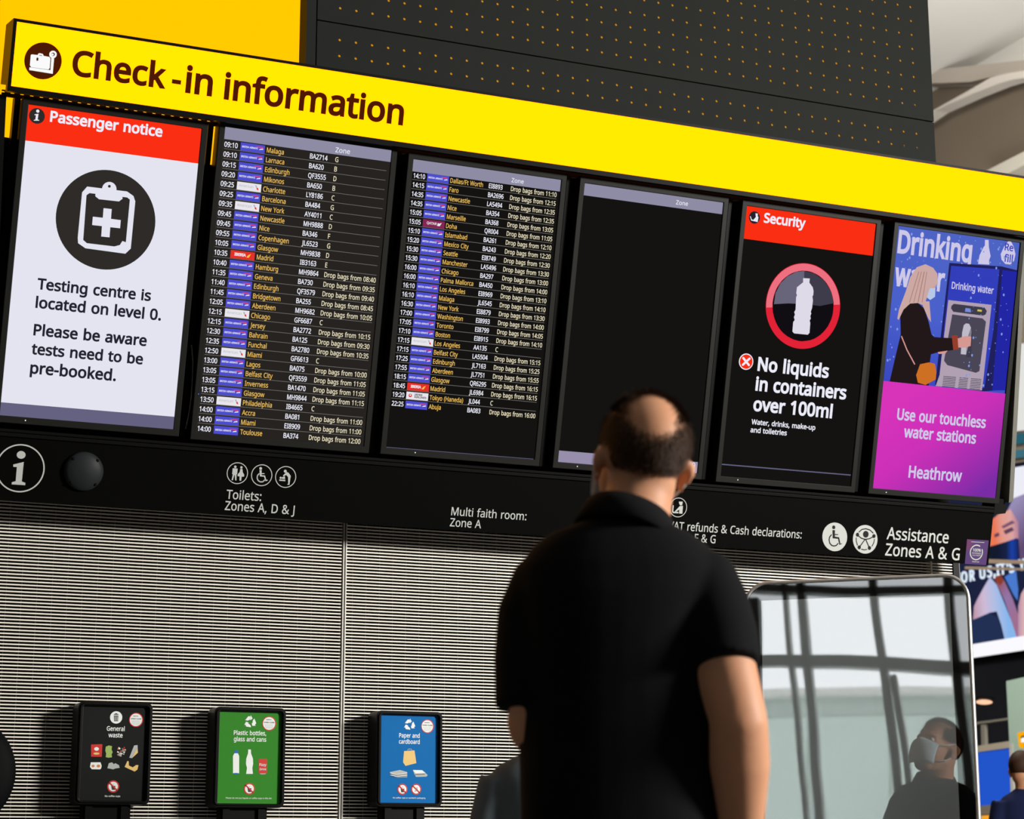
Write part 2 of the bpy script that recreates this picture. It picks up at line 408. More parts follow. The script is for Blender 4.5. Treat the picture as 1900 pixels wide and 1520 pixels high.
    (207, ((139, 430, 139, 0, 68, 0, 68, 430), (104, 591, 119, 588, 133, 580, 142, 566, 145, 546, 142, 526, 133, 512, 119, 504, 104, 501, 88, 504, 75, 512, 66, 526, 63, 546, 66, 566, 75, 580, 88, 588),)),
    (207, ((18, -192, -18, -190, -44, -183, -44, -126, -19, -132, 9, -134, 32, -130, 51, -120, 64, -100, 68, -67, 68, 430, 139, 430, 139, -64, 136, -101, 126, -133, 110, -159, 87, -177, 56, -189), (63, 546, 66, 566, 75, 580, 88, 588, 104, 591, 119, 588, 133, 580, 142, 566, 145, 546, 142, 526, 133, 512, 119, 504, 104, 501, 88, 504, 75, 512, 66, 526),)),
    (428, ((138, 291, 137, 257, 135, 221, 138, 221, 152, 240, 172, 264, 189, 285, 326, 430, 409, 430, 235, 246, 421, 0, 336, 0, 187, 200, 138, 158, 138, 0, 68, 0, 68, 609, 138, 609),)),
    (207, ((139, 0, 68, 0, 68, 609, 139, 609),)),
    (750, ((540, 438, 584, 434, 621, 421, 649, 401, 669, 371, 681, 330, 685, 280, 685, 0, 615, 0, 615, 277, 610, 321, 594, 353, 567, 372, 528, 379, 474, 369, 438, 342, 423, 315, 414, 280, 411, 237, 411, 0, 342, 0, 342, 277, 339, 308, 332, 333, 320, 353, 303, 367, 281, 376, 253, 379, 215, 374, 185, 360, 164, 338, 150, 308, 141, 269, 139, 223, 139, 0, 68, 0, 68, 430, 125, 430, 136, 371, 140, 371, 155, 392, 173, 409, 194, 422, 217, 431, 241, 436, 266, 438, 312, 433, 349, 420, 378, 398, 398, 366, 402, 366, 427, 398, 461, 420, 499, 433),)),
    (496, ((275, 438, 311, 436, 343, 429, 369, 417, 391, 401, 409, 379, 421, 352, 428, 319, 431, 280, 431, 0, 361, 0, 361, 275, 355, 321, 338, 353, 308, 372, 265, 379, 232, 376, 204, 368, 182, 356, 166, 338, 154, 316, 146, 289, 140, 258, 139, 223, 139, 0, 68, 0, 68, 430, 125, 430, 136, 371, 140, 371, 156, 392, 175, 409, 198, 422, 222, 431, 248, 436),)),
    (485, ((442, 216, 438, 165, 428, 121, 411, 82, 388, 51, 359, 25, 324, 7, 285, -4, 241, -8, 200, -4, 163, 7, 129, 25, 100, 51, 77, 82, 59, 121, 48, 165, 44, 216, 46, 250, 50, 282, 58, 310, 68, 336, 81, 360, 97, 380, 116, 397, 137, 412, 161, 423, 186, 431, 214, 436, 244, 438, 272, 436, 299, 431, 324, 423, 347, 412, 368, 397, 387, 380, 403, 360, 417, 336, 428, 310, 436, 282, 440, 250), (117, 216, 120, 169, 130, 128, 147, 95, 172, 71, 203, 56, 243, 51, 282, 56, 314, 71, 339, 95, 356, 128, 366, 169, 369, 216, 365, 263, 355, 303, 338, 335, 314, 359, 282, 374, 242, 379, 212, 376, 185, 368, 164, 354, 147, 335, 134, 311, 124, 284, 119, 252),)),
    (493, ((273, 438, 322, 432, 365, 413, 401, 383, 428, 339, 444, 284, 449, 216, 447, 170, 439, 129, 427, 93, 401, 49, 365, 17, 322, -2, 272, -8, 241, -6, 213, 1, 190, 11, 170, 24, 139, 55, 134, 55, 137, 20, 139, -16, 139, -192, 68, -192, 68, 430, 126, 430, 136, 371, 139, 371, 153, 389, 170, 405, 189, 419, 213, 429, 240, 436), (260, 379, 221, 374, 190, 362, 167, 342, 152, 313, 142, 275, 139, 229, 139, 216, 142, 167, 150, 126, 165, 93, 188, 70, 220, 55, 261, 51, 297, 56, 326, 72, 348, 98, 364, 131, 373, 171, 376, 217, 373, 262, 363, 302, 348, 334, 311, 367),)),
    (493, ((354, -9, 355, 25, 358, 58, 354, 58, 332, 32, 303, 11, 266, -3, 219, -8, 170, -2, 128, 17, 93, 48, 66, 91, 49, 146, 44, 214, 47, 261, 54, 302, 67, 338, 93, 381, 129, 413, 172, 432, 221, 438, 267, 433, 304, 419, 333, 397, 355, 371, 358, 371, 369, 430, 425, 430, 425, -192, 354, -192), (233, 51, 272, 55, 304, 67, 327, 87, 342, 116, 352, 153, 355, 199, 355, 213, 352, 263, 343, 305, 328, 337, 305, 361, 273, 375, 231, 379, 181, 368, 145, 334, 130, 300, 120, 260, 117, 213, 120, 165, 130, 126, 146, 93, 182, 61),)),
    (331, ((269, 438, 295, 437, 319, 433, 310, 368, 287, 372, 264, 374, 240, 371, 217, 363, 195, 351, 176, 334, 161, 313, 149, 289, 141, 261, 139, 229, 139, 0, 68, 0, 68, 430, 126, 430, 134, 351, 137, 351, 152, 374, 170, 395, 191, 413, 214, 426, 240, 435),)),
    (384, ((348, 119, 343, 80, 327, 49, 302, 24, 268, 6, 226, -4, 176, -8, 135, -6, 99, -1, 68, 8, 42, 19, 42, 83, 104, 60, 141, 52, 178, 49, 224, 53, 256, 66, 274, 86, 280, 112, 278, 128, 271, 141, 259, 154, 239, 167, 174, 196, 103, 228, 76, 245, 57, 266, 45, 292, 41, 324, 52, 372, 85, 408, 118, 425, 157, 435, 202, 438, 240, 436, 275, 430, 308, 421, 339, 409, 315, 353, 258, 372, 228, 378, 197, 380, 159, 377, 131, 366, 114, 350, 108, 328, 111, 312, 119, 298, 133, 286, 154, 274, 219, 246, 289, 215, 314, 197, 333, 176, 344, 150),)),
    (289, ((212, 50, 245, 53, 272, 59, 272, 5, 240, -4, 200, -8, 167, -5, 138, 4, 112, 20, 91, 44, 78, 79, 74, 125, 74, 375, 13, 375, 13, 409, 75, 437, 103, 528, 144, 528, 144, 430, 269, 430, 269, 375, 144, 375, 144, 127, 149, 93, 163, 69, 185, 54),)),
    (496, ((427, 430, 427, 0, 370, 0, 359, 57, 356, 57, 340, 36, 321, 20, 298, 8, 273, -1, 247, -6, 220, -8, 173, -4, 134, 8, 103, 29, 81, 59, 68, 99, 63, 148, 63, 430, 135, 430, 135, 153, 141, 108, 158, 76, 188, 57, 230, 51, 273, 55, 306, 69, 330, 91, 345, 121, 354, 160, 357, 206, 357, 430),)),
    (407, ((163, 0, 0, 430, 75, 430, 167, 176, 180, 137, 193, 96, 201, 63, 204, 63, 214, 96, 227, 138, 241, 176, 332, 430, 407, 430, 244, 0),)),
    (630, ((346, 243, 336, 276, 328, 308, 321, 335, 316, 357, 313, 357, 308, 335, 302, 307, 294, 275, 284, 242, 207, 1, 127, 1, 9, 431, 82, 431, 141, 201, 153, 154, 163, 109, 169, 73, 172, 73, 178, 97, 185, 128, 193, 160, 201, 188, 277, 431, 354, 431, 428, 188, 440, 149, 451, 109, 457, 74, 460, 74, 466, 108, 477, 153, 489, 201, 549, 431, 621, 431, 502, 1, 419, 1),)),
    (424, ((170, 220, 22, 430, 102, 430, 213, 268, 322, 430, 402, 430, 253, 220, 410, 0, 330, 0, 213, 172, 94, 0, 14, 0),)),
    (409, ((1, 430, 76, 430, 169, 185, 184, 144, 196, 105, 205, 68, 209, 68, 224, 121, 245, 186, 333, 430, 409, 430, 224, -59, 207, -97, 188, -130, 165, -156, 138, -176, 106, -188, 67, -192, 34, -190, 9, -186, 9, -130, 30, -133, 56, -135, 79, -132, 99, -126, 116, -114, 130, -99, 142, -80, 152, -59, 174, -2),)),
    (377, ((346, 0, 31, 0, 31, 47, 262, 375, 45, 375, 45, 430, 340, 430, 340, 377, 112, 55, 346, 55),)),
    (459, ((419, 287, 418, 242, 415, 201, 409, 163, 395, 112, 376, 70, 349, 37, 316, 12, 276, -3, 229, -8, 188, -4, 153, 8, 122, 27, 97, 54, 76, 88, 60, 129, 48, 176, 42, 229, 39, 287, 41, 346, 48, 399, 58, 446, 73, 486, 93, 520, 119, 547, 149, 566, 186, 578, 229, 581, 269, 578, 304, 566, 335, 547, 361, 520, 382, 486, 399, 446, 410, 399, 417, 346), (110, 287, 111, 238, 115, 194, 121, 156, 137, 111, 159, 78, 190, 59, 229, 52, 268, 59, 298, 78, 320, 110, 336, 156, 343, 194, 347, 238, 348, 287, 347, 336, 343, 380, 336, 417, 320, 463, 298, 495, 268, 515, 229, 521, 190, 515, 159, 495, 137, 463, 121, 417, 115, 380, 111, 336),)),
    (459, ((285, 0, 216, 0, 216, 400, 216, 439, 217, 470, 219, 499, 196, 477, 169, 455, 108, 405, 71, 452, 226, 573, 285, 573),)),
    (459, ((417, 0, 38, 0, 38, 59, 188, 210, 261, 287, 287, 320, 306, 353, 318, 387, 322, 424, 315, 466, 294, 496, 261, 514, 221, 520, 181, 517, 147, 506, 115, 489, 83, 466, 45, 513, 94, 548, 122, 561, 153, 572, 186, 578, 221, 581, 270, 576, 313, 562, 347, 540, 372, 510, 388, 472, 394, 428, 389, 385, 375, 344, 353, 305, 324, 267, 247, 185, 128, 67, 128, 64, 417, 64),)),
    (459, ((395, 439, 392, 403, 381, 372, 363, 347, 340, 326, 310, 311, 277, 302, 277, 298, 319, 290, 353, 276, 379, 255, 405, 214, 413, 163, 407, 116, 390, 74, 360, 40, 318, 14, 283, 2, 241, -6, 193, -8, 150, -6, 110, -1, 72, 8, 36, 23, 36, 89, 74, 73, 114, 61, 155, 54, 194, 51, 241, 55, 278, 65, 305, 81, 331, 117, 339, 164, 335, 197, 320, 223, 297, 242, 265, 255, 226, 263, 179, 265, 123, 265, 123, 326, 180, 326, 223, 329, 259, 339, 286, 356, 307, 377, 319, 404, 323, 434, 316, 471, 295, 498, 262, 516, 219, 521, 190, 520, 164, 515, 117, 498, 75, 473, 39, 521, 73, 544, 115, 563, 147, 573, 181, 579, 218, 581, 273, 576, 317, 563, 352, 540, 376, 511, 390, 477),)),
    (459, ((443, 130, 359, 130, 359, 0, 291, 0, 291, 130, 17, 130, 17, 190, 286, 576, 359, 576, 359, 193, 443, 193), (291, 374, 291, 412, 293, 444, 294, 474, 295, 500, 292, 500, 276, 468, 257, 438, 86, 193, 291, 193),)),
    (459, ((221, 351, 258, 349, 292, 342, 322, 331, 361, 307, 389, 274, 407, 232, 413, 183, 410, 145, 402, 111, 387, 81, 356, 43, 314, 15, 280, 2, 242, -5, 199, -8, 156, -6, 116, 0, 80, 10, 51, 23, 51, 90, 82, 74, 121, 62, 161, 55, 200, 52, 239, 55, 274, 65, 302, 82, 323, 106, 336, 137, 341, 176, 332, 225, 306, 262, 279, 279, 243, 289, 197, 292, 146, 288, 99, 280, 64, 302, 86, 573, 373, 573, 373, 508, 146, 508, 132, 342, 169, 348),)),
    (459, ((44, 245, 46, 294, 51, 342, 60, 389, 75, 433, 95, 474, 121, 510, 155, 539, 196, 562, 228, 572, 265, 578, 306, 581, 344, 579, 377, 573, 377, 513, 344, 520, 308, 523, 257, 518, 216, 504, 183, 483, 158, 454, 139, 419, 127, 380, 119, 337, 115, 291, 119, 291, 133, 309, 150, 326, 170, 339, 194, 350, 223, 356, 255, 358, 302, 353, 342, 338, 375, 313, 400, 279, 416, 236, 421, 184, 419, 147, 411, 112, 399, 82, 372, 44, 336, 15, 291, -2, 239, -8, 199, -4, 163, 7, 130, 26, 101, 54, 77, 89, 59, 133, 51, 166, 46, 204), (238, 51, 284, 59, 320, 84, 337, 109, 348, 143, 351, 184, 344, 233, 324, 271, 289, 295, 241, 303, 205, 299, 175, 287, 150, 270, 131, 248, 119, 223, 115, 198, 117, 172, 123, 146, 133, 121, 146, 99, 164, 79, 185, 64, 210, 55),)),
    (459, ((109, 0, 344, 508, 35, 508, 35, 573, 419, 573, 419, 518, 187, 0),)),
    (459, ((229, 581, 276, 577, 318, 565, 352, 546, 378, 519, 395, 485, 400, 443, 396, 411, 385, 383, 368, 359, 346, 338, 320, 319, 291, 303, 325, 285, 355, 265, 381, 242, 401, 216, 414, 185, 419, 148, 413, 104, 395, 65, 367, 34, 330, 11, 300, 1, 267, -6, 231, -8, 192, -6, 157, 0, 126, 10, 89, 33, 61, 63, 45, 101, 39, 146, 43, 183, 56, 214, 75, 241, 99, 264, 128, 283, 158, 299, 131, 316, 107, 336, 87, 358, 71, 383, 61, 411, 58, 444, 63, 485, 80, 518, 107, 545, 141, 565, 182, 577), (108, 145, 116, 107, 138, 76, 176, 55, 229, 48, 281, 55, 319, 76, 342, 108, 350, 148, 346, 174, 335, 197, 317, 217, 293, 235, 264, 251, 229, 265, 217, 270, 184, 254, 157, 237, 136, 219, 121, 197, 111, 173), (228, 524, 188, 518, 155, 502, 134, 476, 127, 441, 130, 414, 141, 391, 157, 373, 179, 357, 232, 330, 282, 357, 302, 373, 317, 392, 327, 414, 330, 441, 323, 476, 302, 502, 270, 518),)),
    (459, ((417, 328, 415, 279, 410, 231, 401, 183, 387, 139, 366, 99, 340, 63, 306, 33, 265, 11, 232, 0, 195, -6, 154, -8, 117, -6, 82, 0, 82, 60, 115, 53, 152, 50, 204, 54, 245, 68, 278, 90, 303, 118, 322, 153, 334, 192, 342, 235, 346, 281, 341, 281, 327, 263, 310, 247, 290, 233, 266, 223, 237, 216, 204, 214, 158, 219, 118, 235, 85, 260, 61, 294, 45, 336, 40, 387, 43, 426, 50, 460, 63, 491, 90, 529, 127, 557, 171, 575, 223, 581, 262, 577, 299, 565, 332, 545, 361, 518, 384, 483, 402, 439, 410, 406, 415, 369), (223, 521, 178, 513, 142, 488, 124, 463, 113, 429, 110, 388, 117, 339, 137, 301, 171, 277, 220, 269, 256, 273, 286, 285, 311, 303, 330, 325, 342, 349, 346, 374, 344, 400, 338, 426, 328, 451, 315, 474, 298, 493, 277, 508, 252, 518),)),
    (215, ((58, 43, 61, 69, 72, 85, 88, 94, 107, 97, 126, 94, 142, 85, 153, 69, 157, 43, 153, 18, 142, 2, 126, -8, 107, -11, 88, -8, 72, 2, 61, 18), (58, 387, 61, 412, 72, 429, 88, 438, 107, 441, 126, 438, 142, 429, 153, 412, 157, 387, 153, 362, 142, 345, 126, 335, 107, 332, 88, 335, 72, 345, 61, 362),)),
    (215, ((58, 43, 61, 69, 72, 85, 88, 94, 107, 97, 126, 94, 142, 85, 153, 69, 157, 43, 153, 18, 142, 2, 126, -8, 107, -11, 88, -8, 72, 2, 61, 18),)),
    (215, ((154, 84, 136, 23, 111, -42, 85, -103, 33, -103, 49, -38, 63, 31, 73, 93, 148, 93),)),
    (258, ((32, 184, 32, 246, 226, 246, 226, 184),)),
    (298, ((290, 573, 77, 0, 8, 0, 221, 573),)),
    (241, ((32, 220, 33, 263, 38, 306, 45, 348, 54, 389, 67, 429, 83, 468, 103, 504, 125, 540, 150, 573, 217, 573, 182, 521, 154, 465, 132, 407, 116, 346, 107, 284, 103, 221, 105, 179, 109, 139, 116, 98, 126, 58, 139, 19, 154, -20, 172, -57, 192, -92, 216, -127, 150, -127, 125, -94, 103, -60, 83, -24, 67, 14, 54, 53, 45, 94, 38, 135, 33, 177),)),
    (241, ((209, 220, 207, 177, 203, 135, 196, 94, 186, 53, 173, 14, 158, -24, 139, -60, 116, -94, 91, -127, 25, -127, 48, -92, 69, -57, 87, -20, 102, 19, 114, 58, 124, 98, 131, 139, 136, 179, 137, 221, 136, 263, 131, 304, 124, 346, 114, 386, 102, 426, 87, 465, 69, 503, 48, 539, 24, 573, 91, 573, 116, 540, 139, 504, 158, 468, 173, 429, 186, 389, 196, 348, 203, 306, 207, 263),)),
    (587, ((244, 581, 284, 578, 318, 567, 345, 549, 366, 524, 378, 494, 383, 458, 374, 411, 350, 372, 326, 349, 299, 328, 268, 308, 423, 159, 442, 186, 457, 216, 479, 286, 550, 286, 541, 253, 530, 221, 518, 191, 496, 150, 468, 114, 585, 0, 490, 0, 420, 67, 394, 46, 366, 28, 336, 13, 303, 2, 265, -6, 223, -8, 171, -4, 127, 10, 91, 32, 65, 63, 48, 102, 43, 149, 46, 187, 57, 220, 75, 248, 100, 273, 131, 296, 166, 318, 133, 358, 118, 379, 107, 403, 99, 429, 96, 456, 101, 493, 114, 524, 135, 548, 165, 567, 201, 578), (209, 273, 159, 239, 141, 221, 128, 201, 119, 178, 116, 152, 124, 112, 146, 81, 181, 61, 225, 55, 273, 59, 314, 71, 347, 90, 375, 111), (241, 524, 211, 519, 186, 506, 171, 485, 165, 457, 169, 429, 180, 404, 199, 378, 225, 350, 265, 376, 292, 401, 308, 428, 313, 458, 308, 484, 294, 505, 271, 519),)),
    (666, ((156, 581, 193, 575, 223, 560, 246, 534, 263, 498, 273, 454, 277, 402, 273, 349, 264, 305, 247, 269, 224, 243, 194, 227, 156, 221, 106, 233, 69, 269, 53, 305, 43, 349, 39, 402, 42, 454, 52, 498, 67, 534, 90, 560, 119, 575), (156, 531, 130, 523, 112, 498, 101, 458, 98, 402, 101, 345, 112, 305, 130, 280, 156, 272, 184, 280, 203, 304, 214, 345, 218, 402, 214, 458, 203, 498, 184, 523), (523, 573, 205, 0, 144, 0, 461, 573), (507, 351, 543, 346, 573, 330, 596, 304, 613, 269, 624, 225, 627, 172, 624, 120, 614, 76, 598, 40, 575, 13, 544, -3, 507, -8, 457, 4, 420, 40, 403, 76, 393, 120, 390, 172, 393, 225, 402, 269, 418, 304, 440, 330, 470, 346), (507, 301, 480, 293, 462, 269, 452, 229, 448, 172, 452, 116, 462, 75, 480, 51, 507, 43, 534, 51, 553, 75, 565, 115, 569, 172, 565, 229, 553, 269, 534, 293),)),
    (180, ((128, 573, 112, 366, 68, 366, 52, 573),))
)
GLYPHS = dict(zip(GLYPH_ORDER, GLYPH_OUTLINES))
_gc = {}


def thicken(pts, w):
    """move every point of an outline outwards by w"""
    n = len(pts)
    out = []
    for i in range(n):
        (x0, y0), (x1, y1), (x2, y2) = pts[i - 1], pts[i], pts[(i + 1) % n]
        ax, ay, bx, by = x1 - x0, y1 - y0, x2 - x1, y2 - y1
        la, lb = math.hypot(ax, ay) or 1, math.hypot(bx, by) or 1
        n1, n2 = (-ay / la, ax / la), (-by / lb, bx / lb)
        k = max(0.5, 1 + n1[0] * n2[0] + n1[1] * n2[1])
        out.append((x1 + w * (n1[0] + n2[0]) / k, y1 + w * (n1[1] + n2[1]) / k))
    return out


def glyph(ch, w):
    key = (ch, w)
    if key in _gc:
        return _gc[key]
    adv, sp = GLYPHS.get(ch, (260, ()))
    V, loops = [], []
    for s in sp:
        P = thicken([(s[2 * i], s[2 * i + 1]) for i in range(len(s) // 2)], w)
        loops.append(P)
        V += [(x / 1000, y / 1000) for x, y in P]
    edges, i0 = [], 0
    for L in loops:
        edges += [(i0 + i, i0 + (i + 1) % len(L)) for i in range(len(L))]
        i0 += len(L)
    Fc = []
    if V:
        rims = [[V[e[0]] for e in edges[sum(len(q) for q in loops[:k]):sum(len(q) for q in loops[:k + 1])]] for k in range(len(loops))]
        co, _, fs = delaunay_2d_cdt([Vector(p) for p in V], edges, [], 0, 1e-7)[:3]
        V = [(p.x, p.y) for p in co]
        for t in fs:
            cx, cy = sum(V[i][0] for i in t) / len(t), sum(V[i][1] for i in t) / len(t)
            wind = 0
            for L in rims:
                for (x0, y0), (x1, y1) in zip(L, L[1:] + L[:1]):
                    if (y0 > cy) != (y1 > cy) and cx < x0 + (cy - y0) * (x1 - x0) / (y1 - y0):
                        wind += 1 if y1 > y0 else -1
            if wind == 0:
                continue
            area = sum(V[t[i]][0] * V[t[(i + 1) % len(t)]][1] - V[t[(i + 1) % len(t)]][0] * V[t[i]][1] for i in range(len(t)))
            Fc.append(list(t) if area > 0 else list(t)[::-1])
    _gc[key] = (V, Fc, adv)
    return _gc[key]


CAPH = 0.573


def layout(s, w, track=0.0):
    x, V, Fc = 0.0, [], []
    for ch in s:
        gv, gf, adv = glyph(ch, w)
        b = len(V)
        V += [(x + p[0], p[1]) for p in gv]
        Fc += [[b + i for i in f] for f in gf]
        x += adv / 1000 + track
    x0 = min(p[0] for p in V)
    x1 = max(p[0] for p in V)
    return [(p[0] - x0, p[1]) for p in V], Fc, x1 - x0


class Art:
    """flat printing or picture content on a plane; points are read off the photograph on that plane"""
    def __init__(s, pl, d=0.0):
        s.pl, s.d, s.mb = pl, d, MB()

    def uv(s, p):
        return s.pl.uv(p[0], p[1], s.d)

    def flush(s, name, parent, label=None):
        if not s.mb.f:
            return None
        o = s.mb.build(name, parent, label=label)
        s.mb = MB()
        return o

    def P(s, u, v, lay):
        return s.pl.P(u, v, s.d + 0.0004 * lay)

    def polyuv(s, pts, m, lay=1):
        s.mb.ngon([s.P(u, v, lay) for u, v in pts], m)

    def poly(s, pts, m, lay=1):
        q = [s.uv(p) for p in pts]
        area = sum(q[i][0] * q[(i + 1) % len(q)][1] - q[(i + 1) % len(q)][0] * q[i][1] for i in range(len(q)))
        s.polyuv(q if area > 0 else q[::-1], m, lay)

    def rect(s, u0, u1, v0, v1, m, lay=1):
        s.polyuv([(u0, v0), (u1, v0), (u1, v1), (u0, v1)], m, lay)

    def oval(s, cx, cy, rx, ry, m, lay=1, n=36, tilt=0.0):
        P = []
        for i in range(n):
            a = -2 * math.pi * i / n
            x, y = rx * math.cos(a), ry * math.sin(a)
            P.append((cx + x * math.cos(tilt) - y * math.sin(tilt), cy + x * math.sin(tilt) + y * math.cos(tilt)))
        s.poly(P, m, lay)

    def scale(s, p):
        """metres per pixel up the plane at a point of the photograph"""
        a, b = s.uv((p[0], p[1] - 5)), s.uv((p[0], p[1] + 5))
        return (a[1] - b[1]) / 10

    def disc(s, cx, cy, r, m, lay=1, n=40):
        """true circle; r in pixels measured upwards"""
        k = s.scale((cx, cy)) * r
        u, v = s.uv((cx, cy))
        s.polyuv([(u + k * math.cos(2 * math.pi * i / n), v + k * math.sin(2 * math.pi * i / n)) for i in range(n)], m, lay)

    def ring(s, cx, cy, r, ri, m, lay=1, n=48, a0=0.0, a1=360.0):
        k = s.scale((cx, cy))
        u, v = s.uv((cx, cy))
        for i in range(n):
            a, b = R(a0 + (a1 - a0) * i / n), R(a0 + (a1 - a0) * (i + 1) / n)
            s.polyuv([(u + k * q * math.cos(t), v + k * q * math.sin(t)) for q, t in ((ri, a), (r, a), (r, b), (ri, b))], m, lay)

    def stroke(s, pts, w, m, lay=1, closed=False):
        k = s.scale(pts[0]) * w / 2
        q = [Vector(s.uv(p)) for p in pts]
        if closed:
            q.append(q[0])
        for a, b in zip(q, q[1:]):
            t = (b - a).normalized() * k
            n = Vector((-t.y, t.x))
            s.polyuv([a - n, b - n, b + n, a + n], m, lay)
        for a in q:
            s.polyuv([(a.x + k * math.cos(2 * math.pi * i / 12), a.y + k * math.sin(2 * math.pi * i / 12)) for i in range(12)], m, lay)

    def text_uv(s, txt, u, v, sx, sy, m, w=0, lay=1, track=0.0):
        V, Fc, W = layout(txt, w, track)
        s.mb.add([s.P(u + x * sx, v + y * sy, lay) for x, y in V], Fc, m)
        return W * sx

    def line(s, parent, txt, p0, p1, m, w=12, lay=1, cap=None, film=None):
        """one line of lettering as a part of its own"""
        s.text(txt, p0, p1, m, w, lay, cap)
        if film:
            a, b = s.uv(p0), s.uv(p1)
            h = cap * s.scale(p0) if cap else (b[0] - a[0]) / layout(txt, w)[2] * CAPH
            v = (a[1] + b[1]) / 2
            s.rect(a[0] - 0.002, b[0] + 0.002, v - h * 0.1, v + h * 1.02, film, lay - 0.5)
        return s.flush('lettering', parent)

    def text(s, txt, p0, p1, m, w=12, lay=1, cap=None, track=0.0):
        """a line of lettering from baseline start p0 to end p1; cap = capital height in pixels"""
        a, b = s.uv(p0), s.uv(p1)
        _, _, W = layout(txt, w, track)
        sx = (b[0] - a[0]) / W
        sy = sx if cap is None else cap * s.scale(p0) / CAPH
        s.text_uv(txt, a[0], (a[1] + b[1]) / 2, sx, sy, m, w, lay, track)


def Z(ox, oy, k):
    return lambda pts: [(ox + x / k, oy + y / k) for x, y in pts]

# ------------------------------------------------------------------ common materials
black_metal = surf('black powder coated metal', (15, 15, 14), 0.4, 0, 0.05, noise=0.08, nscale=60)
black_plastic = surf('black plastic', (14, 14, 14), 0.35, 0, 0.1)
deep_black = surf('matt black', (7, 7, 7), 0.8, 0, 0.1)
dark_bezel = surf('dark display bezel', (32, 32, 30), 0.4, 0, 0.06)
fascia_black = surf('black fascia', (7, 7, 6), 0.5, 0, 0.02)
vinyl = surf('white vinyl', (186, 189, 185), 0.6, 0, 0.2)
alu = surf('pale aluminium slat', (236, 229, 217), 0.45, 0, 0.4)
alu_post = surf('aluminium trim', (205, 202, 194), 0.35, 0.2, 0.5)
charcoal = surf('charcoal cladding', (36, 38, 36), 0.5, 0, 0.03, noise=0.05, nscale=8)
grey_metal = surf('brushed grey metal', (104, 102, 94), 0.5, 0.0, 0.15, noise=0.06, nscale=40)

# ------------------------------------------------------------------ planes
PHI = R(14.379)
D_BOARD = 7.03
_n = Vector((0, math.cos(PHI), math.sin(PHI)))
BOARD = Plane(CAM + _n * D_BOARD, (1, 0, 0), (0, -math.sin(PHI), math.cos(PHI)))
SIGN = Plane(CAM + _n * (D_BOARD - 0.05), (1, 0, 0), (0, -math.sin(PHI), math.cos(PHI)))
Y_WALL = 7.16
WALL = Plane((0, Y_WALL, 0), (1, 0, 0), (0, 0, 1))
Y_POSTER = 7.05
POSTER = Plane((0, Y_POSTER, 0), (1, 0, 0), (0, 0, 1))
Y_CLAD = 7.22
CLAD = Plane((0, Y_CLAD, 0), (1, 0, 0), (0, 0, 1))
X_SIDE = 14.5
SIDE = Plane((X_SIDE, 0, 0), (0, -1, 0), (0, 0, 1))       # far side wall, facing the hall


# ------------------------------------------------------------------ the setting
Z_CEIL = SIDE.pt(1815, 120).z
fac_a = Vector((-18.2, -3.06, 0))
fac_b = Vector((0.6, -18.65, 0))
m_floor = surf('pale stone floor', (84, 82, 78), 0.3, 0, 0.3, noise=0.12, nscale=2.0)
m = MB()
m.ngon([(-18.2, 30, 0), (-18.2, -3.06, 0), (0.6, -18.65, 0), (20, -18.65, 0), (20, 30, 0)], m_floor)
structure(m.build('floor'))
m = MB()
m_ceil = surf('pale grey ceiling', (206, 205, 200), 0.8, 0, 0.2, noise=0.03, nscale=0.5)
m.ngon([(20, 30, Z_CEIL), (20, -18.65, Z_CEIL), (0.6, -18.65, Z_CEIL), (-18.2, -3.06, Z_CEIL), (-18.2, 30, Z_CEIL)], m_ceil)
structure(m.build('ceiling'))
m_dim = surf('dark grey wall', (28, 28, 30), 0.7, 0, 0.2, noise=0.05, nscale=1.5)
for nm, a, b in (('wall_left', (-18.2, 30), (-18.2, -3.06)), ('wall_front', (0.6, -18.65), (20, -18.65)),
                 ('wall_east', (20, -18.65), (20, 30)), ('wall_far', (20, 30), (-18.2, 30))):
    m = MB()
    m.ngon([(a[0], a[1], 0), (b[0], b[1], 0), (b[0], b[1], Z_CEIL), (a[0], a[1], Z_CEIL)], m_dim)
    structure(m.build(nm))

# slatted wall behind the bins
x_end = WALL.uv(1768, 1060)[0]
x_post = WALL.uv(636.5, 1200)[0]
pitch = 0.01233
m = MB()
m.box(-4.0, x_end + 0.03, Y_WALL + 0.045, Y_WALL + 0.05 + 0.01, 0, 2.7, deep_black)
z_top = 2.32
for x0, x1, ph in ((-4.0, x_post - 0.009, 0.0), (x_post + 0.009, x_end, 0.3 * pitch)):
    z = 0.05 + ph
    while z < z_top:
        m.hexa([(x0, Y_WALL, z), (x1, Y_WALL, z), (x1, Y_WALL + 0.016, z + 0.001), (x0, Y_WALL + 0.016, z + 0.001),
                (x0, Y_WALL, z + 0.0046), (x1, Y_WALL, z + 0.0046), (x1, Y_WALL + 0.016, z + 0.0046), (x0, Y_WALL + 0.016, z + 0.0046)], alu)
        z += pitch
rod = surf('grey tie rod', (120, 118, 110), 0.5)
x = -4.0
while x < x_end:
    if abs(x - x_post) > 0.03:
        m.box(x, x + 0.002, Y_WALL + 0.022, Y_WALL + 0.024, 0, z_top, rod)
    x += 0.0535
structure(m.build('wall_back'))
for i, dx in enumerate((-0.0065, 0.0035)):
    m = MB()
    m.box(x_post + dx, x_post + dx + 0.0042, Y_WALL - 0.006, Y_WALL + 0.03, 0, z_top, alu_post)
    structure(m.build('trim_%d' % (i + 1)))
m = MB()
m.box(x_end - 0.115, x_end - 0.108, Y_WALL - 0.004, Y_WALL + 0.03, 0, z_top, alu)
m.box(x_end, x_end + 0.03, Y_WALL - 0.006, Y_WALL + 0.2, 0, z_top, black_metal)
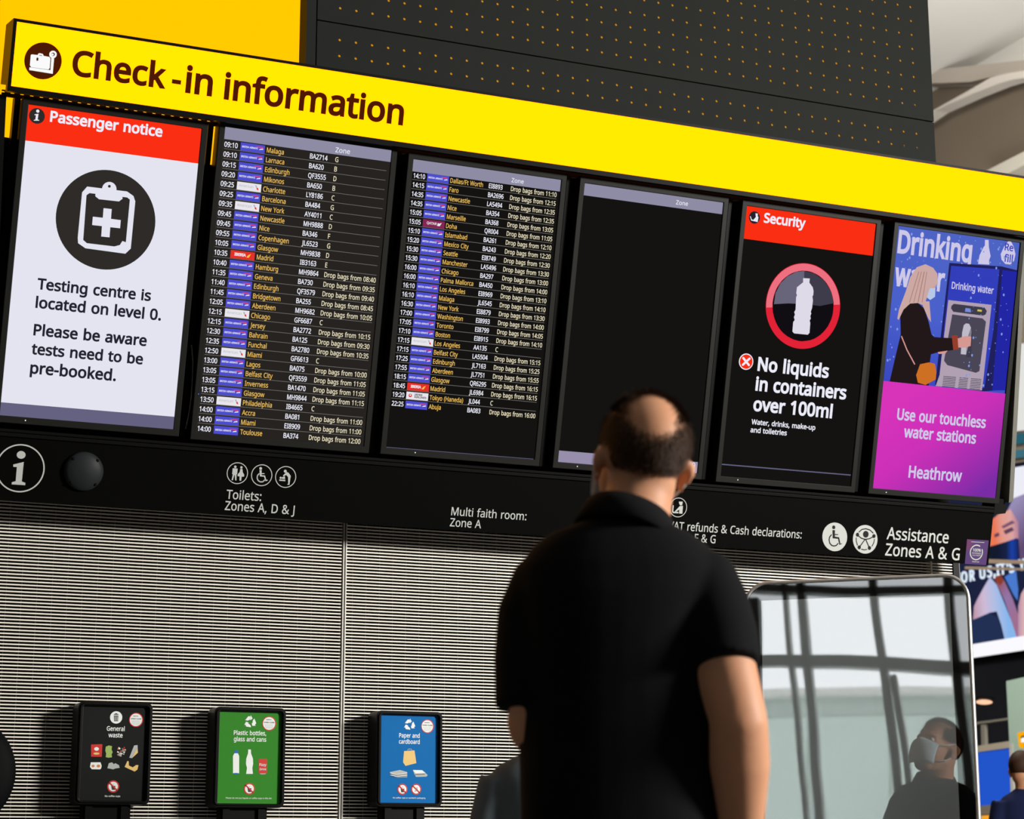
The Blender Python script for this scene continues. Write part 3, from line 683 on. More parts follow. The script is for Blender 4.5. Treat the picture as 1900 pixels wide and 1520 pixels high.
m.box(x_end + 0.03, x_end + 0.0335, Y_WALL - 0.004, Y_WALL + 0.02, 0, z_top, rod)
structure(m.build('trim_3'))

# yellow light wall above and behind the board
x_cl0, x_cl1 = CLAD.uv(568, 60)[0], CLAD.uv(1729, 150)[0]
yellow_wall = glow('yellow backlit wall', (255, 200, 0), 1.5, (1.0, 0.40, 0.0, 1))
m = MB()
m.box(-2.5, x_cl0 + 0.35, Y_CLAD + 0.10, Y_CLAD + 0.16, 2.75, 5.6, yellow_wall)
o = m.build('light_panel', loc=(0.9, Y_CLAD + 0.13, 2.75))
tag(o, 'yellow backlit wall panel above the left end of the check-in sign', 'light panel')

# perforated charcoal cladding
c1 = CLAD.uv(629.9, 107.0)
c2 = CLAD.uv(660.0, 112.0)
cl = CLAD.uv(1702.0, 271.6)
ncol = round((cl[0] - c1[0]) / (c2[0] - c1[0])) + 1
du = (cl[0] - c1[0]) / (ncol - 1)
vb = (c1[1] + cl[1]) / 2
dv = CLAD.uv(629.9, 77.2)[1] - c1[1]
v_groove = (CLAD.uv(588.6, 41.5)[1] + CLAD.uv(1730, 222)[1]) / 2


def perforated(u0, u1, v0, v1, uc, vc, r, d, mat):
    m = MB()
    ub = [u0] + [(a + b) / 2 for a, b in zip(uc, uc[1:])] + [u1]
    vv = [v0] + [(a + b) / 2 for a, b in zip(vc, vc[1:])] + [v1]
    for i, cu in enumerate(uc):
        for j, cv in enumerate(vc):
            a, b, c, e = ub[i], ub[i + 1], vv[j], vv[j + 1]
            out = [(b, cv), (b, e), (cu, e), (a, e), (a, cv), (a, c), (cu, c), (b, c)]
            inn = [(cu + r * math.cos(R(45 * k)), cv + r * math.sin(R(45 * k))) for k in range(8)]
            V = [CLAD.P(*p, d) for p in out] + [CLAD.P(*p, d) for p in inn] + [CLAD.P(*p, d - 0.003) for p in inn]
            Fc = []
            for k in range(8):
                n = (k + 1) % 8
                Fc += [(k, n, 8 + n, 8 + k), (8 + k, 8 + n, 16 + n, 16 + k)]
            m.add(V, Fc, mat)
    for (a, b, c, e) in ((u0, u1, v0, v0 + 0.004), (u0, u1, v1 - 0.004, v1), (u0, u0 + 0.004, v0, v1), (u1 - 0.004, u1, v0, v1)):
        m.slab(CLAD, a, b, c, e, d - 0.05, d - 0.0005, mat)
    return m


clad = thing('perforated_cladding', 'charcoal perforated metal panels high on the wall above the yellow sign', 'wall panel',
             (x_cl0, Y_CLAD, 3.2))
u_l = CLAD.uv(588.5, 60)[0]
ucs = [c1[0] + du * i for i in range(ncol)]
perforated(u_l, x_cl1, vb - 0.6, v_groove - 0.003, ucs, [vb - 3 * dv, vb - 2 * dv, vb - dv, vb, vb + dv], 0.0056, 0.0, charcoal).build('panel', clad)
perforated(u_l, x_cl1, v_groove + 0.003, 5.5, ucs, [vb + dv * k for k in range(3, 22)], 0.0056, 0.0, charcoal).build('panel', clad)
m = MB()
m.box(x_cl0, u_l - 0.006, Y_CLAD - 0.003, Y_CLAD + 0.09, vb - 0.6, 5.5, charcoal)
m.box(u_l - 0.006, u_l, Y_CLAD + 0.02, Y_CLAD + 0.09, vb - 0.6, 5.5, deep_black)
m.build('edge_trim', clad)
dimmed_backlight = glow('yellow backlight dimmed by shade', (204, 136, 24))  # yellow backlight again, shade inside the holes painted in as duller amber
m = MB()
ux = x_cl1 - 2.25 * du
m.slab(CLAD, u_l, ux, vb - 0.4, 5.5, -0.075, -0.065, dimmed_backlight)
m.slab(CLAD, ux, x_cl1 - 0.01, vb + 3.5 * dv, 5.5, -0.075, -0.065, dimmed_backlight)
m.slab(CLAD, ux, x_cl1 - 0.01, vb + 0.5 * dv, vb + 2.5 * dv, -0.075, -0.065, dimmed_backlight)
m.build('lining', clad)

# ------------------------------------------------------------------ the yellow check-in sign
sign_yellow = glow('yellow sign face', (255, 236, 0), 3.4, (1.0, 0.247, 0.0, 1))
sign_brown = surf('dark brown sign lettering', (80, 30, 8), 0.6, 0, 0.2)
sign_brown_e = glow('dark brown backlit lettering', (76, 26, 4))
sign_white = glow('white pictogram', (250, 250, 250))
su0 = (SIGN.uv(31, 40.4)[0] + SIGN.uv(21, 156.6)[0]) / 2
su1 = SIGN.uv(1938, 440)[0]
sv1 = (SIGN.uv(31, 40.4)[1] + SIGN.uv(568, 126)[1] + SIGN.uv(1200, 222)[1] + SIGN.uv(1900, 330)[1]) / 4
sv0 = (SIGN.uv(21, 156.6)[1] + SIGN.uv(380, 214)[1] + SIGN.uv(1200, 331)[1] + SIGN.uv(1900, 428.7)[1]) / 4
sg = thing('illuminated_sign', 'long yellow lit sign reading Check-in information above the row of screens', 'sign',
           SIGN.P((su0 + su1) / 2, sv0, -0.1))
m = MB()
e1, e0 = 0.010, 0.018
m.frame(SIGN, [(su0 - 0.012, sv0 - e0), (su1 + 0.012, sv0 - e0), (su1 + 0.012, sv1 + e1), (su0 - 0.012, sv1 + e1)],
        [(su0, sv0), (su1, sv0), (su1, sv1), (su0, sv1)], -0.038, 0.004, black_metal)
m.slab(SIGN, su0 - 0.012, su1 + 0.012, sv0 + 0.022, sv1 + e1, -0.17, -0.038, black_metal)
m.build('housing', sg)
m = MB()
m.slab(SIGN, su0, su1, sv0, sv1, -0.02, 0.0, sign_yellow)
m.build('face', sg)
A = Art(SIGN)
A.line(sg, 'Check', (132.4, 138), (307, 163.5), sign_brown_e, 26, 1)
A.line(sg, '-', (317.5, 166), (334.5, 168), sign_brown_e, 26, 1)
A.line(sg, 'in', (343, 170), (393, 177.5), sign_brown_e, 26, 1)
A.line(sg, 'information', (414.5, 182), (747.5, 231.5), sign_brown_e, 26, 1)
z = Z(30, 60, 15.2)
A.oval(79.7, 113, 34.8, 34.3, sign_brown_e, 1, 48)
A.poly(z([(410, 640), (440, 622), (610, 640), (615, 610), (650, 588), (735, 602), (765, 630), (775, 665), (930, 692), (965, 730),
          (945, 1010), (910, 1050), (420, 985), (385, 930)]), sign_white, 2)
A.poly(z([(645, 638), (735, 652), (730, 668), (648, 655)]), sign_brown_e, 3)
A.poly(z([(570, 800), (570, 730), (600, 702), (628, 735), (622, 803)]), sign_brown_e, 3)
A.poly(z([(372, 985), (965, 1068), (990, 720), (1070, 735), (1030, 1172), (368, 1065)]), sign_white, 2)
A.oval(30 + 1037 / 15.2, 60 + 625 / 15.2, 7.0, 7.0, sign_white, 3)
A.oval(30 + 1040 / 15.2, 60 + 622 / 15.2, 3.3, 3.2, sign_brown_e, 4)
A.oval(30 + 1025 / 15.2, 60 + 628 / 15.2, 2.1, 2.1, sign_white, 5)
A.flush('pictogram', sg)

# slotted rail under the sign, open to the yellow light behind
vtop = sv0 - e0
v_sl = (BOARD.uv(200, 197, -0.09)[1] + BOARD.uv(300, 213, -0.09)[1]) / 2
m = MB()
m.slab(BOARD, su0 - 0.01, su1, v_sl - 0.016, v_sl - 0.0025, -0.098, -0.084, black_metal)
m.slab(BOARD, su0 - 0.01, su1, v_sl + 0.0025, v_sl + 0.007, -0.098, -0.084, black_metal)
u, k = su0, 0
u_open = BOARD.uv(400, 228)[0]
while u < su1:
    m.slab(BOARD, u, u + (0.020 if u < u_open else 0.0331), v_sl - 0.003, v_sl + 0.003, -0.098, -0.0845, black_metal)
    u += 0.033
o = m.build('slotted_rail', loc=BOARD.P((su0 + su1) / 2, v_sl, -0.02))
tag(o, 'thin black slotted rail running under the whole yellow sign', 'rail')

# ------------------------------------------------------------------ the screens
s_black = glow('screen black', (20, 19, 17))
s_black_warm = glow('screen warm black', (38, 35, 32))
s_white = glow('screen white', (228, 228, 240))
s_txt = glow('screen white lettering', (236, 236, 248))
s_amber = glow('screen amber lettering', (236, 190, 96))
s_cream = glow('screen cream lettering', (238, 228, 196))
s_red = glow('screen red', (250, 46, 18))
s_lav = glow('screen lavender grey', (142, 140, 164))
s_lav2 = glow('screen lavender', (150, 142, 170))
s_foot = glow('screen footer grey', (100, 98, 128))
s_ink = glow('screen ink', (36, 34, 46))
s_disc = glow('screen dark disc', (46, 43, 41))
s_line = glow('screen divider line', (112, 110, 106))
t_blue = glow('tile blue', (76, 78, 206))
t_white = glow('tile white', (232, 230, 236))
t_red = glow('tile red', (226, 50, 44))
t_maroon = glow('tile maroon', (134, 38, 84))
t_pink = glow('tile ribbon red', (214, 66, 120))
t_grey = glow('tile grey lettering', (176, 178, 188))
t_yel = glow('tile yellow', (250, 196, 60))
t_dark = glow('tile dark lettering', (70, 66, 72))
led_white = glow('status lamp white', (255, 255, 250))
led_blue = glow('status lamp blue', (70, 110, 255))

S_GROUP = 'portrait display screens under the yellow sign'


def screen_rect(q):
    a = [BOARD.uv(*p) for p in q]
    return ((a[0][0] + a[3][0]) / 2, (a[1][0] + a[2][0]) / 2, (a[2][1] + a[3][1]) / 2, (a[0][1] + a[1][1]) / 2)


def display(label, q, panel_mat, led=None, led_mat=None):
    u0, u1, v0, v1 = screen_rect(q)
    root = thing('display_screen', label, 'screen', BOARD.P((u0 + u1) / 2, v0 - 0.02, -0.04), S_GROUP)
    m = MB()
    b = 0.021
    ou = [(u0 - b, v0 - 0.024), (u1 + b, v0 - 0.024), (u1 + b, v1 + 0.024), (u0 - b, v1 + 0.024)]
    m.frame(BOARD, ou, [(u0, v0), (u1, v0), (u1, v1), (u0, v1)], -0.012, 0.008, dark_bezel)
    m.build('bezel', root, bevel=0.002)
    m = MB()
    m.slab(BOARD, u0 - b + 0.004, u1 + b - 0.004, v0 - 0.02, v1 + 0.02, -0.075, -0.012, black_plastic)
    m.build('casing', root)
    m = MB()
    m.slab(BOARD, u0 - 0.001, u1 + 0.001, v0 - 0.001, v1 + 0.001, -0.01, 0.0, panel_mat)
    scr = m.build('screen', root)
    if led:
        m = MB()
        c = BOARD.pt(led[0], led[1], 0.009)
        m.ell(Matrix.Translation(c), (0, 0, 0), (0.0022, 0.0022, 0.0022), led_mat or led_white, 10, 6)
        m.build('status_light', root)
    return root, scr, (u0, u1, v0, v1)


# --- passenger notice
q1 = [(49.5, 192), (369.5, 239.8), (325.3, 796.7), (2.5, 771)]
d1, sc1, r1 = display('leftmost screen, white with red Passenger notice heading and clipboard disc', q1, s_white, (47.2, 780.3))
A = Art(BOARD)
hv = (A.uv((45.3, 259.4))[1] + A.uv((363, 304))[1]) / 2
A.rect(r1[0], r1[1], hv, r1[3], s_red, 1)
A.flush('header_bar', sc1)
fv = (A.uv((4.7, 746.8))[1] + A.uv((325.8, 773.6))[1]) / 2
A.rect(r1[0], r1[1], r1[2], fv, s_foot, 1)
A.flush('footer_bar', sc1)
A.line(sc1, 'Passenger notice', (92.4, 224), (300.6, 254.5), s_txt, 30, 2, film=s_red)
A.line(sc1, 'Testing centre is', (68.5, 536), (279.4, 558.3), s_ink, 26, 1, film=s_white)
A.line(sc1, 'located on level 0.', (65.4, 570.6), (298.3, 594.3), s_ink, 26, 1, film=s_white)
A.line(sc1, 'Please be aware', (61.6, 621.4), (271.5, 642), s_ink, 26, 1, film=s_white)
A.line(sc1, 'tests need to be', (57.8, 656.8), (264.6, 675.7), s_ink, 26, 1, film=s_white)
A.line(sc1, 'pre-booked.', (55.2, 693), (214.7, 706), s_ink, 26, 1, film=s_white)


def info_i(A, z, k, m, lay):
    """serif letter i drawn at (0,0) in units"""
    A.poly(z([(-0.42 * k, -0.28 * k), (0.22 * k, -0.36 * k), (0.17 * k, 0.62 * k), (0.42 * k, 0.68 * k), (0.42 * k, 0.8 * k),
              (-0.48 * k, 0.8 * k), (-0.46 * k, 0.68 * k), (-0.22 * k, 0.62 * k), (-0.18 * k, -0.12 * k), (-0.42 * k, -0.14 * k)]), m, lay)


A.disc(68.5, 215.2, 14.6, s_disc, 2)
zi = lambda pts: [(68.5 + x - 0.08 * y, 215.2 + y) for x, y in pts]
info_i(A, zi, 11.0, s_txt, 3)
A.disc(70, 206.3, 3.0, s_txt, 3)
A.disc(196.7, 408, 93, s_disc, 1, 72)
z = Z(0, 0, 2.969)
A.poly(z([(480, 1028), (700, 1055), (735, 1080), (745, 1110), (720, 1370), (690, 1398), (470, 1368), (430, 1340), (428, 1310), (452, 1060)]), s_white, 2)
A.poly(z([(492, 1064), (700, 1088), (715, 1100), (693, 1335), (674, 1328), (660, 1350), (630, 1358), (478, 1340), (458, 1322), (476, 1076)]), s_disc, 3)
A.poly(z([(525, 1060), (672, 1078), (675, 1095), (655, 1110), (545, 1098), (525, 1082)]), s_white, 4)
A.oval(202.6, 351, 13.4, 13.4, s_white, 4)
A.oval(202.7, 345.8, 2.6, 2.6, s_disc, 5)
A.poly(z([(570, 1147), (615, 1152), (611, 1206), (665, 1213), (661, 1258), (607, 1252), (603, 1308), (557, 1303), (561, 1246), (507, 1240), (511, 1194), (566, 1200)]), s_white, 4)
A.flush('pictogram', sc1)

# --- departure boards
ROWS2 = '''09:10|B|Malaga|BA2714|G;09:10|B|Larnaca|BA620|B;09:15|B|Edinburgh|QF3555|D;09:20|B|Mikonos|BA650|B;09:25|A|Charlotte|LY8186|C;09:25|B|Barcelona|BA484|G;09:35|A|New York|AY4011|C;09:45|B|Newcastle|MH9888|D;09:45|B|Nice|BA346|F;09:55|B|Copenhagen|JL6523|G;10:05|B|Glasgow|MH9838|D;10:35|I|Madrid|IB3163|E;10:40|B|Hamburg|MH9864|08:40;11:35|B|Geneva|BA730|09:35;11:40|B|Edinburgh|QF3579|09:40;11:45|B|Bridgetown|BA255|08:45;12:05|B|Aberdeen|MH9682|10:05;12:15|A|Chicago|GF6687|C;12:15|B|Jersey|BA2772|10:15;12:30|B|Bahrain|BA125|09:30;12:35|B|Funchal|BA2780|10:35;12:50|A|Miami|GF6613|C;13:00|B|Lagos|BA075|10:00;13:05|B|Belfast City|QF3559|11:05;13:05|B|Inverness|BA1470|11:05;13:15|B|Glasgow|MH9844|11:15;13:50|A|Philadelphia|IB4665|C;14:00|B|Accra|BA081|11:00;14:00|B|Miami|EI8909|11:00;14:00|B|Toulouse|BA374|12:00'''
ROWS3 = '''14:10|B|Dallas/Ft Worth|EI8893|11:10;14:15|B|Faro|BA2696|12:15;14:35|B|Newcastle|LA5494|12:35;14:35|B|Nice|BA354|12:35;15:05|B|Marseille|BA368|13:05;15:05|Q|Doha|QR004|11:05;15:10|B|Islamabad|BA261|12:10;15:20|B|Mexico City|BA243|12:20;15:30|B|Seattle|EI8749|12:30;15:30|B|Manchester|LA5496|13:30;16:00|B|Chicago|BA297|13:00;16:00|B|Palma Mallorca|BA450|14:00;16:10|B|Los Angeles|EI8969|13:10;16:10|B|Malaga|JL6545|14:10;16:30|B|New York|EI8879|13:30;17:00|B|Washington|EI8993|14:00;17:05|B|Toronto|EI8799|14:05;17:10|B|Boston|EI8915|14:10;17:15|A|Los Angeles|AA135|C;17:15|B|Belfast City|LA5504|15:15;17:25|B|Edinburgh|JL7163|15:25;17:55|B|Aberdeen|JL7751|15:55;18:15|B|Glasgow|QR6295|16:15;18:45|I|Madrid|JL6984|16:15;19:20|J|Tokyo (Haneda)|JL044|C;22:25|B|Abuja|BA083|16:00'''


def departures(scr, rect, rows, first, last, cols, drop_w, panel):
    rows = [r.split('|') for r in rows.split(';')]
    A = Art(BOARD)
    T = Art(BOARD)
    L = Art(BOARD)
    va, vb_ = A.uv(first)[1], A.uv(last)[1]
    p = (va - vb_) / (len(rows) - 1)
    cu = [A.uv(c)[0] for c in cols]
    sy = 0.50 * p / CAPH
    _, _, W = layout('Drop bags from 08:40', 6)
    sx = drop_w / W
    th0, th1 = -0.155 * p, 0.665 * p
    for i, (tm, air, name, fl, zn) in enumerate(rows):
        v = va - p * i
        A.text_uv(tm, cu[0], v, sx * 1.02, sy, s_txt, 16, 3)
        A.text_uv(name, cu[3], v, sx, sy, s_amber, 10, 3)
        A.text_uv(fl, cu[4], v, sx, sy, s_txt, 16, 3)
        A.text_uv(zn if len(zn) == 1 else 'Drop bags from ' + zn, cu[5], v, sx, sy, s_cream, 10, 3)
        A.rect(rect[0] + 0.004, rect[1] - 0.012, v - 0.17 * p, v + 0.66 * p, panel, 0.5)
        A.flush('flight_row', scr)
        if i < len(rows) - 1:
            L.rect(rect[0] + 0.004, rect[1] - 0.012, v - 0.2 * p - 0.0009, v - 0.2 * p + 0.0009, s_line, 1)
            L.flush('divider_line', scr)
        a, b = cu[1], cu[2]
        w = b - a
        base = {'B': t_blue, 'A': t_white, 'I': t_red, 'Q': t_maroon, 'J': t_white}[air]
        T.rect(a, b, v + th0, v + th1, base, 2)
        mid = v + 0.17 * p
        X = lambda f: a + w * f
        if air == 'B':
            k = 0.5 * w / layout('BRITISH AIRWAYS', 25)[2] * 1.3
            T.text_uv('BRITISH AIRWAYS', X(0.06), mid, k, k * 1.25, t_white, 25, 3)
            T.polyuv([(X(0.6), mid + 0.30 * p), (X(0.75), mid + 0.2 * p), (X(0.95), mid + 0.18 * p), (X(0.9), mid + 0.32 * p)], t_pink, 3)
            T.polyuv([(X(0.76), mid - 0.03 * p), (X(0.94), mid + 0.04 * p), (X(0.92), mid + 0.15 * p), (X(0.8), mid + 0.08 * p)], t_white, 3)
        elif air == 'A':
            k = 0.6 * w / layout('American', 0)[2]
            T.text_uv('American', X(0.08), mid, k, k * 1.1, t_grey, 0, 3)
            T.polyuv([(X(0.74), mid + 0.34 * p), (X(0.8), mid + 0.34 * p), (X(0.84), mid + 0.1 * p), (X(0.78), mid + 0.12 * p)], t_grey, 3)
            T.polyuv([(X(0.8), mid + 0.1 * p), (X(0.87), mid + 0.1 * p), (X(0.9), mid - 0.14 * p), (X(0.83), mid - 0.1 * p)], t_red, 3)
        elif air == 'I':
            k = 0.48 * w / layout('IBERIA', 45)[2]
            T.text_uv('IBERIA', X(0.16), mid - 0.02 * p, k, k, t_white, 45, 3)
            T.polyuv([(X(0.66), mid - 0.1 * p), (X(0.76), mid - 0.1 * p), (X(0.84), mid + 0.3 * p), (X(0.73), mid + 0.16 * p)], t_yel, 3)
        elif air == 'Q':
            k = 0.46 * w / layout('QATAR', 20)[2]
            T.text_uv('QATAR', X(0.18), mid, k, k, t_white, 20, 3)
            T.polyuv([(X(0.66), mid - 0.08 * p), (X(0.78), mid - 0.08 * p), (X(0.86), mid + 0.3 * p), (X(0.75), mid + 0.2 * p), (X(0.68), mid + 0.24 * p)], t_white, 3)
        else:
            n = 18
            T.polyuv([(X(0.18) + 0.2 * p * math.cos(2 * math.pi * q / n), mid + 0.1 * p + 0.2 * p * math.sin(2 * math.pi * q / n)) for q in range(n)], t_red, 3)
            T.polyuv([(X(0.18) + 0.09 * p * math.cos(2 * math.pi * q / n), mid + 0.14 * p + 0.1 * p * math.sin(2 * math.pi * q / n)) for q in range(n)], t_white, 4)
            k = 0.36 * w / layout('JAPAN', 30)[2]
            T.text_uv('JAPAN', X(0.36), mid + 0.14 * p, k, k, t_dark, 30, 3)
            k = 0.56 * w / layout('AIRLINES', 30)[2]
            T.text_uv('AIRLINES', X(0.36), mid - 0.12 * p, k, k * 0.85, t_dark, 30, 3)
        T.flush('logo_tile', scr)


def header(scr, rect, bottom, zone, mat):
    A = Art(BOARD)
    A.rect(rect[0], rect[1], A.uv(bottom)[1], rect[3], mat, 1)
    A.flush('header_bar', scr)
    A.text('Zone', zone[0], zone[1], s_txt, 8, 2)
    A.flush('header_lettering', scr)


d2, sc2, r2 = display('second screen from the left, full list of thirty departures from 09:10', 
                      [(415.8, 235.5), (723.8, 278.5), (676.5, 829), (365.5, 803)], s_black_warm, (368.3, 731.3), led_blue)
header(sc2, r2, (414.6, 257.6), ((622, 282.3), (649, 286)), s_lav)
departures(sc2, r2, ROWS2, (415.8, 271.9), (374.2, 800.0), [(415.8, 271.9), (445.9, 276), (490.8, 282), (494.5, 283.5), (574.6, 293.5), (621.6, 299)],
           Art(BOARD).uv((699.5, 527))[0] - Art(BOARD).uv((604.4, 515))[0], s_black_warm)

q3 = [(766.2, 294.7), (1038.5, 334.3), (992.9, 854.2), (715.6, 829.9)]
d3, sc3, r3 = display('third screen from the left, departures from 14:10 with an empty black foot', q3, s_black, (770.5, 840))
header(sc3, r3, (764.0, 317.6), ((948.7, 338.2), (971.3, 341)), s_lav)
departures(sc3, r3, ROWS3, (766.6, 329.6), (725.8, 752.3), [(766.6, 329.6), (791.9, 333), (832.4, 338.8), (835, 339.3), (906.4, 349.5), (947.3, 355.5)],
           Art(BOARD).uv((1032, 365.5))[0] - Art(BOARD).uv((947.3, 355.5))[0], s_black)
A = Art(BOARD)
A.rect(r3[0] + 0.003, r3[1] - 0.003, r3[2] + 0.001, r3[2] + 0.003, s_foot, 1)  # painted glint of the lower bezel edge, not screen content
A.flush('footer_line_or_glint', sc3)

q4 = [(1083, 341), (1341, 375), (1293.5, 877.5), (1034.9, 857.8)]
d4, sc4, r4 = display('fourth screen from the left, blank black with pale strips at top and bottom', q4, s_black, (1071.2, 865.7))
header(sc4, r4, (1081.2, 362), ((1254, 379.3), (1276, 382)), s_lav)
A = Art(BOARD)
A.rect(r4[0], r4[1], r4[2], A.uv((1036.7, 836))[1], s_lav2, 1)
A.flush('footer_bar', sc4)
A.text('29', (1277.0, 867.2), (1289.2, 868), s_txt, 10, 2)
A.text('ay', (1279.5, 876.2), (1288, 877), s_txt, 6, 2)
A.flush('footer_lettering', sc4)

# --- security
q5 = [(1385.6, 383.4), (1625.6, 414.7), (1576.5, 902), (1334.5, 884)]
d5, sc5, r5 = display('fifth screen from the left, black with red Security heading and bottle symbol', q5, s_black, (1369.0, 890.7))
A = Art(BOARD)
A.rect(r5[0], r5[1], (A.uv((1380, 443.8))[1] + A.uv((1618.6, 473.8))[1]) / 2, r5[3], s_red, 1)
A.flush('header_bar', sc5)
A.line(sc5, 'Security', (1416.6, 412.5), (1494, 422.5), s_txt, 32, 2)
A.line(sc5, 'No liquids', (1405, 688.5), (1537, 699.5), s_txt, 30, 1, cap=24, film=s_black)
A.line(sc5, 'in containers', (1401, 724.5), (1569.5, 740), s_txt, 30, 1, cap=24, film=s_black)
A.line(sc5, 'over 100ml', (1396.8, 762.5), (1543.5, 774.5), s_txt, 30, 1, cap=24, film=s_black)
A.line(sc5, 'Water, drinks, make-up', (1393.8, 788), (1512.5, 797), s_txt, 24, 1, film=s_black)
A.line(sc5, 'and toiletries', (1392, 802), (1459.5, 808), s_txt, 24, 1, film=s_black)
s_ringlow = glow('symbol ring red', (226, 34, 54))
s_ringhi = glow('symbol ring pink', (238, 112, 128))
s_gloss = glow('symbol gloss', (104, 100, 122))
s_gloss2 = glow('symbol gloss dark', (62, 60, 74))
s_bot = glow('symbol bottle', (222, 218, 232))
s_sym = glow('symbol black', (16, 14, 18))
z = Z(1330, 360, 5.429)
cx, cy = 1490.3, 568.0
A.ring(cx, cy, 80, 65.5, s_ringlow, 1, 80)
A.ring(cx, cy, 79, 66, s_ringhi, 2, 60, 8, 188)
A.disc(cx, cy, 66, s_sym, 1, 72)
gl = [(575, 1110), (590, 1000), (640, 900), (710, 830), (800, 785), (880, 775), (880, 1110), (720, 1102)]
A.poly(z(gl), s_gloss, 2)
A.poly(z([(880, 775), (980, 800), (1080, 870), (1150, 980), (1180, 1100), (1040, 1128), (880, 1110)]), s_gloss2, 2)
A.poly(z([(868, 848), (935, 852), (931, 893), (966, 942), (973, 980), (970, 1020), (961, 1032), (967, 1070), (958, 1150), (945, 1185), (950, 1205),
          (940, 1230), (945, 1255), (934, 1275), (940, 1300), (932, 1400), (915, 1418), (778, 1405), (760, 1385), (768, 1290), (783, 1270),
          (775, 1240), (786, 1215), (778, 1192), (792, 1165), (797, 1040), (806, 1020), (799, 1000), (806, 940), (868, 890)]), s_bot, 3)
A.flush('pictogram', sc5)
A.disc(1384.3, 671.2, 15.3, s_txt, 1)
A.disc(1384.3, 671.2, 13.4, s_red, 2)
A.stroke([(1378.8, 664.5), (1389.3, 677.5)], 4.2, s_txt, 3)
A.stroke([(1390.5, 665.5), (1378, 677)], 4.2, s_txt, 3)
A.flush('pictogram', sc5)
A.disc(1399.6, 403.7, 11.6, s_ink, 2)
A.poly(z([(388, 195), (412, 198), (410, 225), (418, 232), (410, 283), (345, 268), (332, 225), (340, 225), (350, 255), (366, 262), (392, 232)]), s_txt, 3)
A.flush('pictogram', sc5)
a5, b5 = A.uv((1337, 862)), A.uv((1575.8, 881))
A.rect(r5[0] + 0.002, r5[1] - 0.002, (a5[1] + b5[1]) / 2 - 0.0022, (a5[1] + b5[1]) / 2 + 0.0022, s_foot, 1)
A.flush('footer_line_or_glint', sc5)

# --- drinking water
q6 = [(1667.3, 420.6), (1894.7, 449.8), (1842.5, 923), (1616.5, 906.3)]
A = Art(BOARD)
blue_ramp = glow_ramp('poster blue', (BOARD.pt(1750, 440), BOARD.pt(1680, 730)), [(0, (78, 100, 196)), (0.5, (74, 96, 204)), (1, (56, 70, 190))])
mag_ramp = glow_ramp('poster magenta', (BOARD.pt(1690, 710), BOARD.pt(1800, 925)), [(0, (216, 52, 186)), (0.45, (204, 48, 184)), (1, (122, 44, 166))])
d6, sc6, r6 = display('rightmost screen, blue and magenta drinking water advert with woman filling bottle', q6, blue_ramp, (1644.5, 913.8))
w_let = glow('advert white', (206, 200, 232))
p_navy = glow('advert navy', (32, 32, 92))
p_face = glow('advert machine blue', (50, 62, 186))
p_side = glow('advert machine side', (34, 38, 164))
p_steel = glow('advert steel', (176, 160, 178))
p_dark = glow('advert dark grey', (62, 60, 76))
p_dark2 = glow('advert recess', (74, 70, 86))
p_hair = glow('advert hair', (204, 168, 164))
p_hair2 = glow('advert hair shade', (170, 124, 116))
p_skin = glow('advert skin', (214, 152, 146))
p_top = glow('advert black top', (34, 24, 26))
p_mask = glow('advert mask', (182, 200, 230))
p_bag = glow('advert bag', (206, 112, 36))
p_cuff = glow('advert cuff', (150, 62, 44))
p_drop = glow('advert droplets', (130, 156, 226))
p_bottle = glow('advert bottle', (190, 186, 200))
z = Z(1600, 390, 4.903)
magv = (A.uv((1638, 708))[1] + A.uv((1862.5, 729.3))[1]) / 2
rnd = random.Random(3)
for i in range(170):
    uu = rnd.uniform(r6[0] + 0.01, r6[1] - 0.01)
    vv = rnd.uniform(magv + 0.02, r6[3] - 0.01)
    rr = rnd.choice([0.0012, 0.0016, 0.002, 0.003, 0.0045])
    A.polyuv([(uu + rr * math.cos(t * 0.785), vv + rr * 1.3 * math.sin(t * 0.785)) for t in range(8)], p_drop, 8 if uu > r6[0] + 0.62 * (r6[1] - r6[0]) else 1)
A.flush('droplets', sc6)['kind'] = 'stuff'
A.text('Drinking', (1664.2, 471), (1801.9, 483), w_let, 30, 2, cap=40)
A.text('water', (1658.2, 529.5), (1751, 539), w_let, 30, 2, cap=41)
A.poly(z([(1115, 270), (1148, 272), (1150, 335), (1166, 420), (1152, 455), (1155, 495), (1052, 490), (1060, 440), (1066, 410), (1100, 340), (1114, 320)]), w_let, 2)
A.flush('lettering', sc6)
A.poly(z([(1325, 285), (1350, 282), (1375, 330), (1392, 400), (1380, 460), (1345, 495), (1300, 490), (1265, 450), (1258, 400), (1290, 330)]), w_let, 2)
A.text('Re', (1600 + 1292 / 4.903, 390 + 365 / 4.903), (1600 + 1370 / 4.903, 390 + 373 / 4.903), p_face, 20, 3)
A.text('fill', (1600 + 1285 / 4.903, 390 + 468 / 4.903), (1600 + 1365 / 4.903, 390 + 476 / 4.903), p_face, 20, 3)
A.flush('emblem', sc6)
A.poly(z([(790, 480), (1265, 512), (1410, 548), (1330, 1630), (1100, 1650), (660, 1590)]), p_navy, 3)
A.poly(z([(806, 506), (1245, 538), (1190, 1100), (1108, 1620), (690, 1600), (750, 1000)]), p_face, 4)
A.poly(z([(1272, 545), (1408, 562), (1318, 1640), (1180, 1640)]), p_side, 4)
A.poly(z([(780, 818), (1173, 862), (1098, 1545), (1085, 1640), (665, 1600), (700, 1500)]), p_steel, 5)
A.poly(z([(830, 852), (1108, 886), (1130, 918), (1118, 950), (1095, 960), (825, 925), (804, 895), (808, 870)]), p_dark, 6)
A.poly(z([(815, 948), (1090, 985), (1122, 1015), (1062, 1465), (1030, 1480), (770, 1410), (740, 1370)]), p_dark2, 6)
